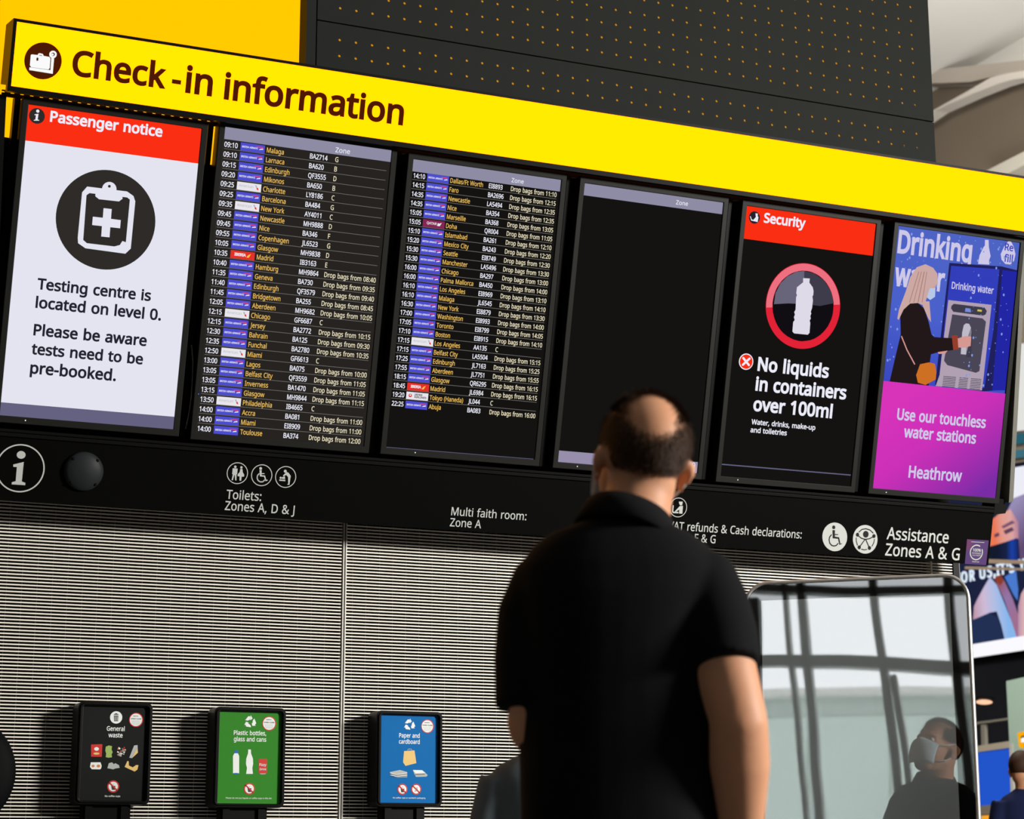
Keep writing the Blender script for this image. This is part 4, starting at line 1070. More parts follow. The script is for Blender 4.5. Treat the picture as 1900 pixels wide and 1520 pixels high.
A.poly(z([(1045, 903), (1085, 908), (1082, 925), (1042, 920)]), glow('advert lamp', (206, 200, 80)), 7)
A.poly(z([(935, 890), (980, 896), (985, 930), (930, 925)]), glow('advert light blue', (120, 140, 214)), 7)
for i in range(7):
    for a, b in ((735, 850), (880, 960), (985, 1080)):
        y = 1510 + 15 * i
        A.poly(z([(a - 2 * i, y + (a - 735) * .08), (b - 2 * i, y + (b - 735) * .08), (b - 2 * i, y + 6 + (b - 735) * .08), (a - 2 * i, y + 6 + (a - 735) * .08)]), p_dark, 6)
A.text('Drinking water', (1764.6, 537.2), (1842.7, 543.6), w_let, 20, 6, cap=12.5)
A.flush('machine_picture', sc6)
A.poly(z([(920, 1045), (940, 1030), (968, 1035), (985, 1070), (990, 1120), (940, 1315), (892, 1310), (905, 1110)]), p_bottle, 7)
A.poly(z([(985, 1070), (1000, 1130), (985, 1340), (940, 1335), (945, 1180)]), p_dark, 7)
A.poly(z([(340, 960), (370, 900), (430, 850), (500, 842), (560, 895), (600, 1020), (625, 1130), (650, 1155), (815, 1165), (828, 1272), (690, 1292),
          (620, 1312), (608, 1400), (600, 1600), (235, 1600), (290, 1360), (345, 1130)]), p_top, 9)
A.poly(z([(600, 690), (662, 688), (655, 720), (600, 735)]), p_skin, 9)
A.poly(z([(570, 492), (640, 525), (678, 580), (682, 670), (640, 700), (610, 740), (580, 800), (560, 870), (500, 845), (430, 850), (370, 905),
          (325, 1000), (313, 985), (330, 900), (390, 740), (430, 610), (490, 520)]), p_hair, 10)
A.poly(z([(560, 830), (605, 830), (620, 1020), (595, 985), (545, 870)]), p_hair, 10)
for dx, wd in ((0, 7), (35, 6), (70, 8), (105, 6)):
    A.poly(z([(505 + dx * .7, 560), (505 + dx * .7 + wd, 560), (420 + dx * 1.1 + wd, 840), (420 + dx * 1.1, 840)]), p_hair2, 11)
A.poly(z([(608, 712), (660, 708), (656, 788), (612, 818), (582, 795)]), p_mask, 11)
A.poly(z([(862, 1168), (930, 1145), (985, 1150), (980, 1235), (930, 1252), (868, 1250)]), p_skin, 11)
A.poly(z([(680, 1292), (770, 1278), (750, 1305), (690, 1308)]), p_skin, 11)
A.poly(z([(808, 1142), (860, 1138), (872, 1265), (822, 1272)]), p_cuff, 11)
A.stroke(z([(352, 1150), (400, 1270), (470, 1400)]), 2.4, p_skin, 11)
A.poly(z([(520, 1402), (600, 1385), (655, 1398), (668, 1470), (662, 1540), (570, 1590), (500, 1570), (484, 1500)]), p_bag, 11)
A.flush('woman_picture', sc6)
A.rect(r6[0], r6[1], r6[2], magv, mag_ramp, 13)
A.flush('magenta_band', sc6)
A.line(sc6, 'Use our touchless', (1662.5, 779), (1827, 793), w_let, 26, 14, cap=20)
A.line(sc6, 'water stations', (1675, 811), (1808.8, 822.5), w_let, 26, 14, cap=20)
A.line(sc6, 'Heathrow', (1683.8, 886), (1782.5, 893), w_let, 24, 14, cap=21)

# --- uprights, backing and end fins
rects = [r1, r2, r3, r4, r5, r6]
v_lo = min(r[2] for r in rects) - 0.02
v_hi = v_sl - 0.018
gaps = [(a[1] + b[0]) / 2 for a, b in zip(rects, rects[1:])]
NTH = ('first and second', 'second and third', 'third and fourth', 'fourth and fifth', 'fifth and sixth')
for g, nth in zip(gaps, NTH):
    m2 = MB()
    m2.slab(BOARD, g - 0.010, g + 0.004, v_lo, v_hi, -0.1, -0.03, black_metal)
    m2.slab(BOARD, g + 0.006, g + 0.010, v_lo, v_hi, -0.1, -0.035, black_metal)
    o = m2.build('mounting_upright', loc=BOARD.P(g, v_lo, -0.06))
    tag(o, 'black metal upright in the gap between the %s screens' % nth, 'upright', 'uprights beside the screens')
m2 = MB()
ue = BOARD.uv(29, 240, -0.05)[0]
m2.slab(BOARD, ue - 0.012, ue + 0.008, v_lo, v_hi, -0.1, -0.05, black_metal)
tag(m2.build('mounting_upright', loc=BOARD.P(ue, v_lo, -0.06)), 'black metal upright at the left side of the Passenger notice screen', 'upright', 'uprights beside the screens')
v_bk = (BOARD.uv(15, 250, -0.13)[1] + BOARD.uv(385, 312, -0.13)[1]) / 2
uL, uR = r1[0] - 0.16, r6[1] + 0.03
m = MB()
m.slab(BOARD, uL, gaps[1], v_lo, v_bk, -0.14, -0.11, deep_black)
m.slab(BOARD, gaps[1], uR, v_lo, v_hi, -0.14, -0.11, deep_black)
tag(m.build('backing_panel', loc=BOARD.P((uL + uR) / 2, v_lo, -0.12)), 'matt black backing panel in the dark gaps behind the screens', 'panel')
for pb, pt_, w, lab in (((1878.5, 934), (1904, 448), 0.021, 'tall grey metal end fin at right of the drinking water screen'),
                        ((-30, 782), (-1, 174), 0.05, 'black metal end fin at the left edge beside the Passenger notice screen')):
    m2 = MB()
    a, b = BOARD.uv(*pb), BOARD.uv(*pt_)
    q = [(a[0] - w / 2, a[1]), (a[0] + w / 2, a[1] + 0.012), (b[0] + w / 2, b[1]), (b[0] - w / 2, b[1])]
    m2.prism(BOARD, q, -0.10, -0.01, grey_metal if pb[0] > 0 else black_metal)
    tag(m2.build('end_fin', loc=BOARD.P(a[0], a[1], -0.05)), lab, 'fin')
m2 = MB()
a, b = BOARD.uv(1858, 926, -0.03), BOARD.uv(1865, 958, -0.03)
m2.prism(BOARD, [(a[0] - 0.03, b[1] + 0.003), (b[0], b[1] + 0.012), (b[0] + 0.008, b[1] + 0.035), (a[0] + 0.012, a[1]), (a[0] - 0.03, a[1])], -0.12, -0.03, black_plastic)
tag(m2.build('bracket', loc=BOARD.P(a[0], a[1], -0.06)), 'black plastic bracket under the bottom right corner of the screens', 'bracket')
# loose cable between the first two screens
m2 = MB()
cp = [(355, 640), (358, 670), (357, 700), (355, 735), (351, 765), (347, 785), (344, 796)]
m2.tube([BOARD.pt(x, y, -0.02) for x, y in cp], 0.0022, surf('grey cable', (120, 120, 118), 0.5), 8)
o = m2.build('cable', loc=BOARD.pt(368, 735, -0.02))
tag(o, 'thin grey cable hanging between the first and second screens', 'cable')

# ------------------------------------------------------------------ black information panel below the screens
iu0 = BOARD.uv(-120, 870)[0]
iu1 = (BOARD.uv(1845, 942.5)[0] + BOARD.uv(1833.8, 1048.8)[0]) / 2
iv1 = (BOARD.uv(10, 806)[1] + BOARD.uv(700, 860)[1] + BOARD.uv(1845, 942.5)[1]) / 3
iv0 = (BOARD.uv(100, 934)[1] + BOARD.uv(634, 970)[1] + BOARD.uv(1830, 1050)[1]) / 3
ip = thing('information_panel', 'long black panel of white wayfinding lettering below the screens', 'sign panel', BOARD.P((iu0 + iu1) / 2, iv0, -0.04))
m = MB()
m.slab(BOARD, iu0, iu1, iv0, iv1 - 0.012, -0.06, 0.0, fascia_black)
m.build('fascia', ip, bevel=0.002)
m = MB()
m.slab(BOARD, iu0, iu1, iv1 - 0.011, iv1 + 0.002, -0.06, 0.008, black_metal)
m.slab(BOARD, iu0, iu1, iv1 + 0.004, iv1 + 0.014, -0.06, 0.002, black_metal)
m.build('top_rail', ip, bevel=0.0015)
A = Art(BOARD)
A.ring(37.5, 869, 45.0, 42.4, vinyl, 1, 72)
zi = lambda pts: [(37.0 + x - 0.08 * y, 866 + y) for x, y in pts]
z = Z(0, 480, 3.1675)
A.poly(z([(78, 1210), (140, 1195), (128, 1310), (149, 1318), (148, 1332), (68, 1327), (70, 1314), (92, 1308), (99, 1225), (78, 1224)]), vinyl, 1)
A.oval(39.2, 844.2, 8.2, 7.2, vinyl, 1)
A.flush('pictogram', ip)
A.line(ip, 'Toilets:', (419.4, 926), (484.3, 929), vinyl, 10, 1, cap=16.5, film=fascia_black)
A.line(ip, 'Zones A, D & J', (416.8, 946.6), (545.8, 954.5), vinyl, 10, 1, cap=16.5, film=fascia_black)
A.line(ip, 'Multi faith room:', (836.9, 956.6), (976.2, 965.0), vinyl, 8, 1, cap=15, film=fascia_black)
A.line(ip, 'Zone A', (834.3, 976.6), (892.2, 980.2), vinyl, 8, 1, cap=15, film=fascia_black)
A.line(ip, 'VAT refunds & Cash declarations:', (1239.4, 981.5), (1486.7, 1000.2), vinyl, 8, 1, cap=15, film=fascia_black)
A.line(ip, 'Zones F & G', (1237, 1002), (1327, 1008.5), vinyl, 8, 1, cap=15, film=fascia_black)
A.line(ip, 'Assistance', (1644.7, 1000.5), (1759.3, 1008), vinyl, 12, 1, cap=22, film=fascia_black)
A.line(ip, 'Zones A & G', (1642, 1030), (1779.6, 1040), vinyl, 12, 1, cap=22, film=fascia_black)
z = Z(410, 850, 12.667)
for cx, cy in ((440.4, 878.2), (485.6, 882), (530, 885.2)):
    A.ring(cx, cy, 20.2, 18.7, vinyl, 1, 56)
    if cx < 450:
        A.oval(436.6, 866.4, 2.3, 2.4, vinyl)
        A.oval(447.9, 867.4, 2.2, 2.3, vinyl)
        A.poly(z([(275, 240), (392, 250), (378, 380), (365, 382), (362, 528), (333, 526), (325, 400), (312, 400), (280, 524), (250, 518), (278, 385), (262, 375)]), vinyl)
        A.poly(z([(455, 256), (505, 260), (512, 335), (545, 390), (540, 438), (486, 438), (474, 536), (435, 533), (436, 432), (388, 425), (392, 385), (440, 330)]), vinyl)
    elif cx < 500:
        A.oval(483.6, 869.4, 2.6, 2.6, vinyl)
        A.poly(z([(905, 285), (958, 288), (955, 355), (1025, 358), (1022, 378), (955, 376), (955, 402), (1035, 412), (1062, 512), (1100, 512), (1092, 532), (1046, 545), (1012, 440), (915, 432)]), vinyl)
        A.stroke(z([(895, 370), (858, 410), (848, 470), (872, 530), (925, 562), (985, 558), (1025, 520)]), 2.2, vinyl)
    else:
        A.oval(529.3, 874.5, 2.7, 2.8, vinyl)
        A.poly(z([(1545, 330), (1585, 345), (1640, 420), (1632, 470), (1608, 630), (1560, 628), (1562, 612), (1580, 606), (1576, 450), (1535, 400), (1470, 430), (1455, 412), (1520, 350)]), vinyl)
        A.poly(z([(1370, 505), (1512, 512), (1510, 545), (1368, 535)]), vinyl)
        A.oval(520.8, 886.8, 1.9, 2.1, vinyl)
        A.poly(z([(1435, 450), (1500, 430), (1508, 495), (1432, 490)]), vinyl)
    A.flush('pictogram', ip)
z = Z(1230, 915, 30.4)
A.ring(1258.4, 941.8, 18.3, 17.0, vinyl, 1, 56)
A.poly(z([(895, 485), (1112, 485), (1105, 610), (1075, 680), (1012, 702), (950, 670), (915, 600)]), vinyl)
A.poly(z([(950, 735), (1130, 722), (1095, 1165), (905, 1155), (925, 930), (750, 1050), (665, 1040)]), vinyl)
A.poly(z([(550, 690), (612, 690), (580, 1050), (880, 1065), (870, 1148), (560, 1130), (512, 1050)]), vinyl)
A.flush('pictogram', ip)
ink = surf('black vinyl', (14, 14, 14), 0.6, 0, 0.2)
z = Z(1510, 960, 14.615)
A.oval(1548.8, 996.4, 23, 26.6, vinyl, 1, 48, -0.05)
A.oval(1546.8, 978.6, 2.9, 3.5, ink, 2)
A.poly(z([(503, 345), (572, 348), (570, 455), (660, 458), (655, 482), (570, 482), (570, 525), (685, 542), (718, 712), (770, 710), (760, 725), (692, 748), (655, 585), (510, 570)]), ink, 2)
A.stroke(z([(475, 475), (430, 530), (412, 610), (430, 700), (480, 760), (540, 780), (605, 765), (655, 712)]), 2.2, ink, 2)
A.flush('pictogram', ip)
A.oval(1605.2, 1000.9, 22.8, 26.6, vinyl, 1, 48, -0.05)
A.oval(1606.3, 991.5, 5.2, 6.3, ink, 2)
for x, y in ((1182, 472), (1628, 510), (1230, 815), (1505, 832)):
    A.oval(1510 + x / 14.615, 960 + y / 14.615, 3.0, 3.7, ink, 2)
A.stroke(z([(1225, 400), (1300, 330), (1410, 310), (1520, 345), (1605, 425)]), 2.0, ink, 2)
A.stroke(z([(1190, 490), (1290, 570), (1400, 600), (1510, 580), (1620, 520)]), 2.0, ink, 2)
A.stroke(z([(1385, 600), (1230, 815)]), 2.0, ink, 2)
A.stroke(z([(1405, 600), (1505, 830)]), 2.0, ink, 2)
A.stroke(z([(1148, 560), (1150, 650), (1180, 755)]), 1.7, ink, 2)
A.stroke(z([(1640, 600), (1625, 690), (1575, 785)]), 1.7, ink, 2)
A.stroke(z([(1290, 865), (1365, 885), (1435, 872)]), 1.7, ink, 2)
A.flush('pictogram', ip)

# round domed cover
c = BOARD.pt(154.7, 874.6, 0.001)
fr = Matrix((( BOARD.ex.x, BOARD.ev.x, BOARD.m.x, c.x), (BOARD.ex.y, BOARD.ev.y, BOARD.m.y, c.y), (BOARD.ex.z, BOARD.ev.z, BOARD.m.z, c.z), (0, 0, 0, 1)))
dm = thing('domed_cover', 'round black domed cover on the black panel beside the circled letter i', 'cover', c)
m = MB()
k = A.scale((154, 874)) * 36.5
V, Fc = [], []
prof = [(1.0, 0.0), (1.0, 0.008), (0.96, 0.014), (0.8, 0.021), (0.5, 0.027), (0.2, 0.03), (0.02, 0.0305)]
for r_, h in prof:
    for i in range(48):
        V.append(fr @ Vector((k * r_ * math.cos(2 * math.pi * i / 48), k * r_ * math.sin(2 * math.pi * i / 48), h)))
for j in range(len(prof) - 1):
    for i in range(48):
        Fc.append((j * 48 + i, j * 48 + (i + 1) % 48, (j + 1) * 48 + (i + 1) % 48, (j + 1) * 48 + i))
Fc.append([(len(prof) - 1) * 48 + i for i in range(48)])
m.add(V, Fc, surf('smoky black plastic', (34, 36, 38), 0.5, 0, 0.12))
m.build('dome', dm, smooth=True)
for a in (45, 135, 225, 315):
    m = MB()
    m.ell(fr, (k * 0.86 * math.cos(R(a)), k * 0.86 * math.sin(R(a)), 0.018), (0.006, 0.006, 0.005), deep_black, 10, 6)
    m.build('fixing', dm)

# purple sticker
pur = surf('purple sticker', (62, 28, 92), 0.5, 0, 0.3)
pur2 = surf('magenta purple sticker', (84, 28, 80), 0.5, 0, 0.3)
stk = thing('sticker', 'small purple square sticker at right end of the black information panel', 'sticker', BOARD.pt(1812, 1025))
A = Art(BOARD, 0.0006)
A.poly([(1794.3, 1000.8), (1834.5, 1003.0), (1829.6, 1048.9), (1790.2, 1046.5)], pur, 0)
A.poly([(1794.3, 1000.8), (1808, 1001.6), (1800, 1020), (1792.4, 1022)], pur2, 1)
A.flush('sheet', stk)
A.ring(1811.4, 1025.2, 14.5, 12.6, vinyl, 2, 40, 60, 390)
A.text('100%', (1804.5, 1023), (1819.5, 1024), vinyl, 20, 2)
A.text('RENEWABLE', (1803.6, 1027.5), (1820, 1028.4), vinyl, 10, 2)
A.text('ELECTRICITY', (1804.2, 1031.5), (1819.6, 1032.4), vinyl, 10, 2)
A.text('Heathrow', (1803.5, 1043.2), (1816.5, 1044), vinyl, 10, 2)
A.stroke([(1802, 1005.5), (1826, 1006.8)], 0.8, vinyl, 2)
A.flush('lettering', stk)

# ------------------------------------------------------------------ recycling bins with poster frames
pp_black = surf('poster black', (24, 25, 24), 0.5, 0, 0.08)
pp_green = surf('poster green', (50, 126, 38), 0.5, 0, 0.08)
pp_blue = surf('poster blue print', (0, 100, 168), 0.5, 0, 0.08)
pw = surf('poster white', (226, 230, 228), 0.5, 0, 0.3)
pr = surf('poster red', (196, 40, 34), 0.5, 0, 0.3)
pd = surf('poster dark', (52, 54, 54), 0.5, 0, 0.3)
py_ = surf('poster tan', (222, 186, 112), 0.5, 0, 0.3)
pg = surf('poster leaf green', (150, 176, 92), 0.5, 0, 0.3)
pc = surf('poster grey', (170, 174, 172), 0.5, 0, 0.3)
po = surf('poster orange', (206, 120, 50), 0.5, 0, 0.3)
pt_ = surf('poster teal', (70, 130, 124), 0.5, 0, 0.3)
pb = surf('poster bottle blue', (30, 90, 190), 0.5, 0, 0.3)


def recycle(A, cx, cy, r, m):
    """three chasing arrows round a triangle"""
    def q(ang, rad):
        return (cx + r * rad * math.cos(R(ang)), cy - r * rad * math.sin(R(ang)))
    for a in (90, 210, 330):
        A.poly([q(a + 70, 0.98), q(a + 62, 0.55), q(a + 14, 0.42), q(a - 6, 0.5), q(a - 6, 1.0), q(a + 18, 1.12)], m, 2)
        A.poly([q(a - 3, 1.25), q(a - 3, 0.28), q(a - 34, 0.78)], m, 3)


def no_sign(A, cx, cy, r, m_in):
    A.disc(cx, cy, r, pr, 2, 32)
    A.disc(cx, cy, r * 0.78, pw, 3, 32)
    m_in(A, cx, cy, r)
    A.stroke([(cx - r * 0.62, cy - r * 0.62), (cx + r * 0.62, cy + r * 0.62)], r * 0.2, pr, 6)


def cup(A, cx, cy, r):
    A.poly([(cx - r * .32, cy - r * .1), (cx + r * .36, cy - r * .1), (cx + r * .26, cy + r * .55), (cx - r * .22, cy + r * .55)], pd, 4)
    A.stroke([(cx - r * .1, cy - r * .2), (cx + r * .1, cy - r * .45)], 0.8, pc, 4)


def pack(A, cx, cy, r):
    A.poly([(cx + r * .15, cy - r * .5), (cx + r * .35, cy + r * .3), (cx - r * .35, cy + r * .5)], pc, 4)


def round_sticker(A, cx, cy, r):
    A.disc(cx, cy, r, pr, 2, 36)
    A.disc(cx - 0.3, cy, r * 0.88, pw, 3, 36)
    A.text('Heathrow', (cx - r * .42, cy - r * .48), (cx + r * .3, cy - r * .48), pd, 20, 4)
    A.text('COVID CLEAN', (cx - r * .76, cy - r * .06), (cx + r * .7, cy - r * .06), pd, 20, 4)
    for i, w in enumerate((.66, .58, .6, .46)):
        A.stroke([(cx - r * w, cy + r * (.16 + .16 * i)), (cx + r * w * .9, cy + r * (.16 + .16 * i))], 0.55, pc, 4)


B_GROUP = 'recycling bins with poster frames along the slatted wall'
POSTER_FRONT = 0.0


def bin_unit(label, poster_q, frame_q, mat, post_px, draw):
    a = [POSTER.uv(*p) for p in poster_q]
    u0, u1 = (a[0][0] + a[3][0]) / 2, (a[1][0] + a[2][0]) / 2
    v0, v1 = (a[2][1] + a[3][1]) / 2, (a[0][1] + a[1][1]) / 2
    b = [POSTER.uv(*p, 0.012) for p in frame_q]
    fu0, fu1 = (b[0][0] + b[3][0]) / 2, (b[1][0] + b[2][0]) / 2
    fv0, fv1 = (b[2][1] + b[3][1]) / 2, (b[0][1] + b[1][1]) / 2
    p0, p1 = POSTER.uv(post_px[0], 1510)[0], POSTER.uv(post_px[1], 1510)[0]
    root = thing('recycling_bin', label, 'bin', (0.5 * (u0 + u1), Y_POSTER, 0), B_GROUP)
    m = MB()
    outer = round_rect(fu0, fu1, fv0, fv1, 0.02)
    inner = round_rect(u0 - 0.004, u1 + 0.004, v0 - 0.004, v1 + 0.004, 0.004)
    m.frame(POSTER, outer, inner, -0.09, 0.010, black_plastic)
    rim = round_rect(fu0 + 0.006, fu1 - 0.006, fv0 + 0.006, fv1 - 0.006, 0.017)
    rim2 = round_rect(fu0 + 0.012, fu1 - 0.012, fv0 + 0.012, fv1 - 0.012, 0.012)
    m.frame(POSTER, rim, rim2, 0.008, 0.016, black_plastic)
    m.prism(POSTER, round_rect(fu0 + 0.003, fu1 - 0.003, fv0 + 0.003, fv1 - 0.003, 0.018), -0.1, -0.012, black_plastic)
    m.build('poster_frame', root, bevel=0.002)
    m = MB()
    m.slab(POSTER, u0 - 0.004, u1 + 0.004, v0 - 0.004, v1 + 0.004, -0.012, 0.0, mat)
    poster = m.build('poster', root)
    A = Art(POSTER)
    draw(A, poster)
    m = MB()
    m.slab(POSTER, p0, p1, 0.86, fv0 + 0.01, -0.075, -0.02, black_plastic)
    m.slab(POSTER, p0 + 0.005, p0 + 0.03, 0.86, fv0 + 0.005, -0.02, -0.008, black_plastic)
    m.slab(POSTER, p1 - 0.035, p1 - 0.01, 0.86, fv0 + 0.005, -0.02, -0.008, black_plastic)
    m.build('post', root)
    m = MB()
    cu = (fu0 + fu1) / 2
    m.slab(POSTER, cu - 0.21, cu + 0.21, 0.02, 0.84, -0.13, 0.24, black_plastic)
    m.slab(POSTER, cu - 0.22, cu + 0.22, 0.84, 0.875, -0.135, 0.25, black_metal)
    m.slab(POSTER, cu - 0.19, cu + 0.19, 0.0, 0.03, -0.12, 0.22, deep_black)
    m.build('body', root, bevel=0.008)
    m = MB()
    m.slab(POSTER, cu - 0.12, cu + 0.12, 0.62, 0.76, 0.2395, 0.243, deep_black)
    m.build('flap', root)


def draw_waste(A, par):
    A.text('General', (197.9, 1356.4), (231.2, 1356.4), pw, 16, 1, cap=8.2)
    A.text('waste', (201, 1368.4), (227.3, 1368.4), pw, 16, 1, cap=8.2)
    A.text('No coffee cups', (194.5, 1479), (222.9, 1479), pw, 16, 1)
    A.flush('lettering', par)
    A.disc(215.5, 1331.5, 11.5, pw)
    A.poly([(211.4, 1328), (219.6, 1328), (219, 1338.6), (211.8, 1338.6)], pd, 2)
    for x in (213.2, 215.5, 217.8):
        A.stroke([(x, 1329.6), (x, 1337.2)], 0.7, pw, 3)
    A.poly([(211, 1326.6), (220, 1326.6), (219.4, 1325.2), (217.4, 1324.8), (217, 1323.8), (214, 1323.8), (213.6, 1324.8), (211.6, 1325.2)], pd, 2)
    A.flush('pictogram', par)
    round_sticker(A, 252.4, 1336, 13.2)
    A.flush('round_sticker', par)
    z = Z(0, 1260, 5.847)
    A.poly(z([(988, 712), (1110, 708), (1104, 845), (988, 843)]), pr)
    A.oval(1047 / 5.847, 1260 + 760 / 5.847, 4.4, 3.4, pw, 2)
    A.oval(1046 / 5.847, 1260 + 810 / 5.847, 5.6, 2.0, py_, 2)
    A.poly(z([(1148, 735), (1180, 722), (1215, 730), (1210, 765), (1222, 795), (1210, 820), (1215, 850), (1175, 855), (1146, 848), (1152, 810), (1142, 780)]), pg)
    rn = random.Random(5)
    for i in range(34):
        t, q = rn.uniform(0, 6.28), math.sqrt(rn.random())
        A.oval(225.3 + 8.6 * q * math.cos(t), 1260 + 787 / 5.847 + 9 * q * math.sin(t), rn.uniform(.8, 2), rn.uniform(.7, 1.8),
               rn.choice([pw, pw, pc, po, pt_, pr]), 1 + i % 4, 8)
    A.poly(z([(1402, 855), (1455, 722), (1492, 718), (1496, 800), (1432, 860)]), pc)
    A.poly(z([(1478, 760), (1496, 800), (1432, 860)]), py_, 2)
    A.poly(z([(985, 905), (1090, 905), (1102, 940), (1098, 970), (1085, 982), (995, 980), (976, 955)]), pw)
    A.oval(1010 / 5.847, 1260 + 945 / 5.847, 2.8, 2.4, po, 2)
    A.oval(1068 / 5.847, 1260 + 945 / 5.847, 3.2, 2.6, po, 2)
    A.poly(z([(1165, 970), (1180, 915), (1215, 905), (1235, 925), (1252, 915), (1290, 935), (1298, 965), (1250, 972), (1225, 982), (1200, 975)]), pc)
    A.poly(z([(1352, 955), (1382, 890), (1396, 895), (1398, 940), (1440, 960), (1475, 935), (1502, 935), (1490, 985), (1460, 1005)]), py_)
    A.flush('waste_pictures', par)
    no_sign(A, 210, 1459.7, 11.4, cup)
    A.flush('pictogram', par)


def draw_plastic(A, par):
    A.text('Plastic bottles,', (433.7, 1364.2), (493.9, 1364.4), pw, 16, 1, cap=8)
    A.text('glass and cans', (433.7, 1375.8), (493.9, 1376), pw, 16, 1, cap=8)
    A.text('Please do not put liquids or coffee cups in this bin', (418.9, 1482.6), (504, 1482.6), pw, 8, 1)
    A.flush('lettering', par)
    recycle(A, 464.2, 1340, 10.2, pw)
    A.flush('pictogram', par)
    round_sticker(A, 499.4, 1342.8, 13.4)
    A.flush('round_sticker', par)
    z = Z(360, 1280, 6.335)
    A.poly(z([(474, 748), (516, 748), (530, 780), (530, 985), (458, 985), (457, 780)]), pw)
    A.poly(z([(473, 713), (517, 713), (514, 748), (476, 748)]), pb)
    A.oval(360 + 493 / 6.335, 1280 + 985 / 6.335, 5.5, 1.0, pb, 2)
    A.poly(z([(637, 703), (668, 703), (670, 750), (692, 810), (695, 870), (685, 920), (692, 990), (612, 990), (622, 920), (610, 870), (614, 810), (634, 750)]), pw)
    A.poly(z([(764, 815), (855, 815), (858, 830), (856, 975), (845, 990), (772, 990), (761, 975), (760, 830)]), pr)
    A.poly(z([(772, 985), (845, 985), (835, 995), (782, 995)]), pc, 2)
    A.text('Fizzy', (481, 1422.5), (494, 1420.5), pw, 14, 3)
    A.text('Drink', (481.5, 1430.5), (494, 1428.5), pw, 14, 3)
    A.flush('container_pictures', par)
    no_sign(A, 462.6, 1464, 10.9, cup)
    A.flush('pictogram', par)


def draw_paper(A, par):
    A.text('Paper and', (740.5, 1368.8), (778.7, 1369), pw, 16, 1, cap=7.8)
    A.text('cardboard', (740.2, 1380.2), (778.7, 1380.4), pw, 16, 1, cap=7.8)
    A.text('No coffee cups or sandwich packaging', (729, 1482), (789, 1482.2), pw, 10, 1)
    A.flush('lettering', par)
    recycle(A, 759.8, 1345.2, 9.5, pw)
    A.flush('pictogram', par)
    round_sticker(A, 793, 1348, 12.8)
    A.flush('round_sticker', par)
    z = Z(660, 1290, 6.333)
    A.poly(z([(568, 658), (690, 650), (712, 800), (585, 832), (556, 790)]), py_)
    A.stroke(z([(608, 655), (612, 636), (655, 634), (660, 652)]), 1.2, pc, 2)
    A.poly(z([(400, 905), (520, 880), (605, 905), (605, 965), (480, 970), (410, 930)]), pc)
    for i in range(4):
        A.stroke(z([(405, 912 + 14 * i), (480, 935 + 10 * i), (603, 915 + 13 * i)]), 0.8, pd if i % 2 else pw, 2)
    A.poly(z([(670, 880), (780, 882), (846, 940), (832, 958), (708, 962), (690, 930)]), pc)
    A.poly(z([(672, 880), (778, 884), (820, 915), (700, 920)]), pw, 2)
    A.stroke(z([(700, 935), (810, 930)]), 1.2, pd, 2)
    A.flush('paper_pictures', par)
    no_sign(A, 746.5, 1464.8, 10.2, cup)
    A.flush('pictogram', par)
    no_sign(A, 772.1, 1464.8, 10.2, pack)
    A.flush('pictogram', par)


bin_unit('black General waste recycling bin with dark poster, leftmost of the row', [(156.5, 1313), (272, 1314.7), (265, 1484), (148.8, 1484)],
         [(146, 1302), (285.6, 1304), (276, 1494), (138.5, 1493)], pp_black, (156, 244), draw_waste)
bin_unit('black recycling bin with green Plastic bottles, glass and cans poster', [(407.8, 1323.4), (519.9, 1323.7), (517.4, 1489.2), (405.3, 1489.5)],
         [(397.5, 1311.5), (531.5, 1314), (527.5, 1499), (395.5, 1499)], pp_green, (412, 498), draw_plastic)
bin_unit('black recycling bin with blue Paper and cardboard poster', [(707.7, 1329), (810, 1330.7), (810, 1488.6), (706.9, 1488)],
         [(698.7, 1318.8), (821.9, 1320.8), (820.3, 1497), (698.7, 1498)], pp_blue, (713, 791), draw_paper)

# black round object at the left edge of the picture
RS = Plane((0, 6.7, 0), (1, 0, 0), (0, 0, 1))
c = RS.pt(-80, 1433)
rs = thing('round_sign', 'black round sign on a pole, cut off at the left picture edge', 'sign', (c.x, c.y + 0.03, 0))
m = MB()
fr = Matrix(((1, 0, 0, c.x), (0, 0, -1, c.y), (0, 1, 0, c.z), (0, 0, 0, 1)))
rr = 0.186
m.ell(fr, (0, 0, 0), (rr, rr, 0.035), surf('satin black', (10, 10, 11), 0.6, 0, 0.04), 48, 10)
m.build('disc', rs, smooth=True)
m = MB()
m.tube([(c.x, c.y + 0.05, 0.01), (c.x, c.y + 0.05, c.z)], 0.02, black_metal)
m.build('pole', rs, smooth=True)
m = MB()
m.tube([(c.x, c.y + 0.05, 0.0), (c.x, c.y + 0.05, 0.02)], 0.16, black_metal, 32)
m.build('base', rs)

# ------------------------------------------------------------------ glossy touch screen totem
_ta = R(-49.2)
TEX = Vector((-math.sin(_ta), -math.cos(_ta), 0))
TM0 = TEX.cross(Vector((0, 0, 1)))
TILT = R(3.1)
_rr = ray(1600, 1300)
T_O = CAM + _rr * (6.0 / math.hypot(_rr.x, _rr.y))
TOTEM = Plane(T_O, TEX, Vector((0, 0, 1)) * math.cos(TILT) - TM0 * math.sin(TILT))
tu0 = (TOTEM.uv(1381.5, 1150)[0] + TOTEM.uv(1383, 1200)[0]) / 2
tu1 = (TOTEM.uv(1797.8, 1135)[0] + TOTEM.uv(1812, 1387)[0] + TOTEM.uv(1817.5, 1500)[0]) / 3
tv1 = (TOTEM.uv(1404, 1079.5)[1] + TOTEM.uv(1768, 1067)[1]) / 2
tv0 = tv1 - 1.36


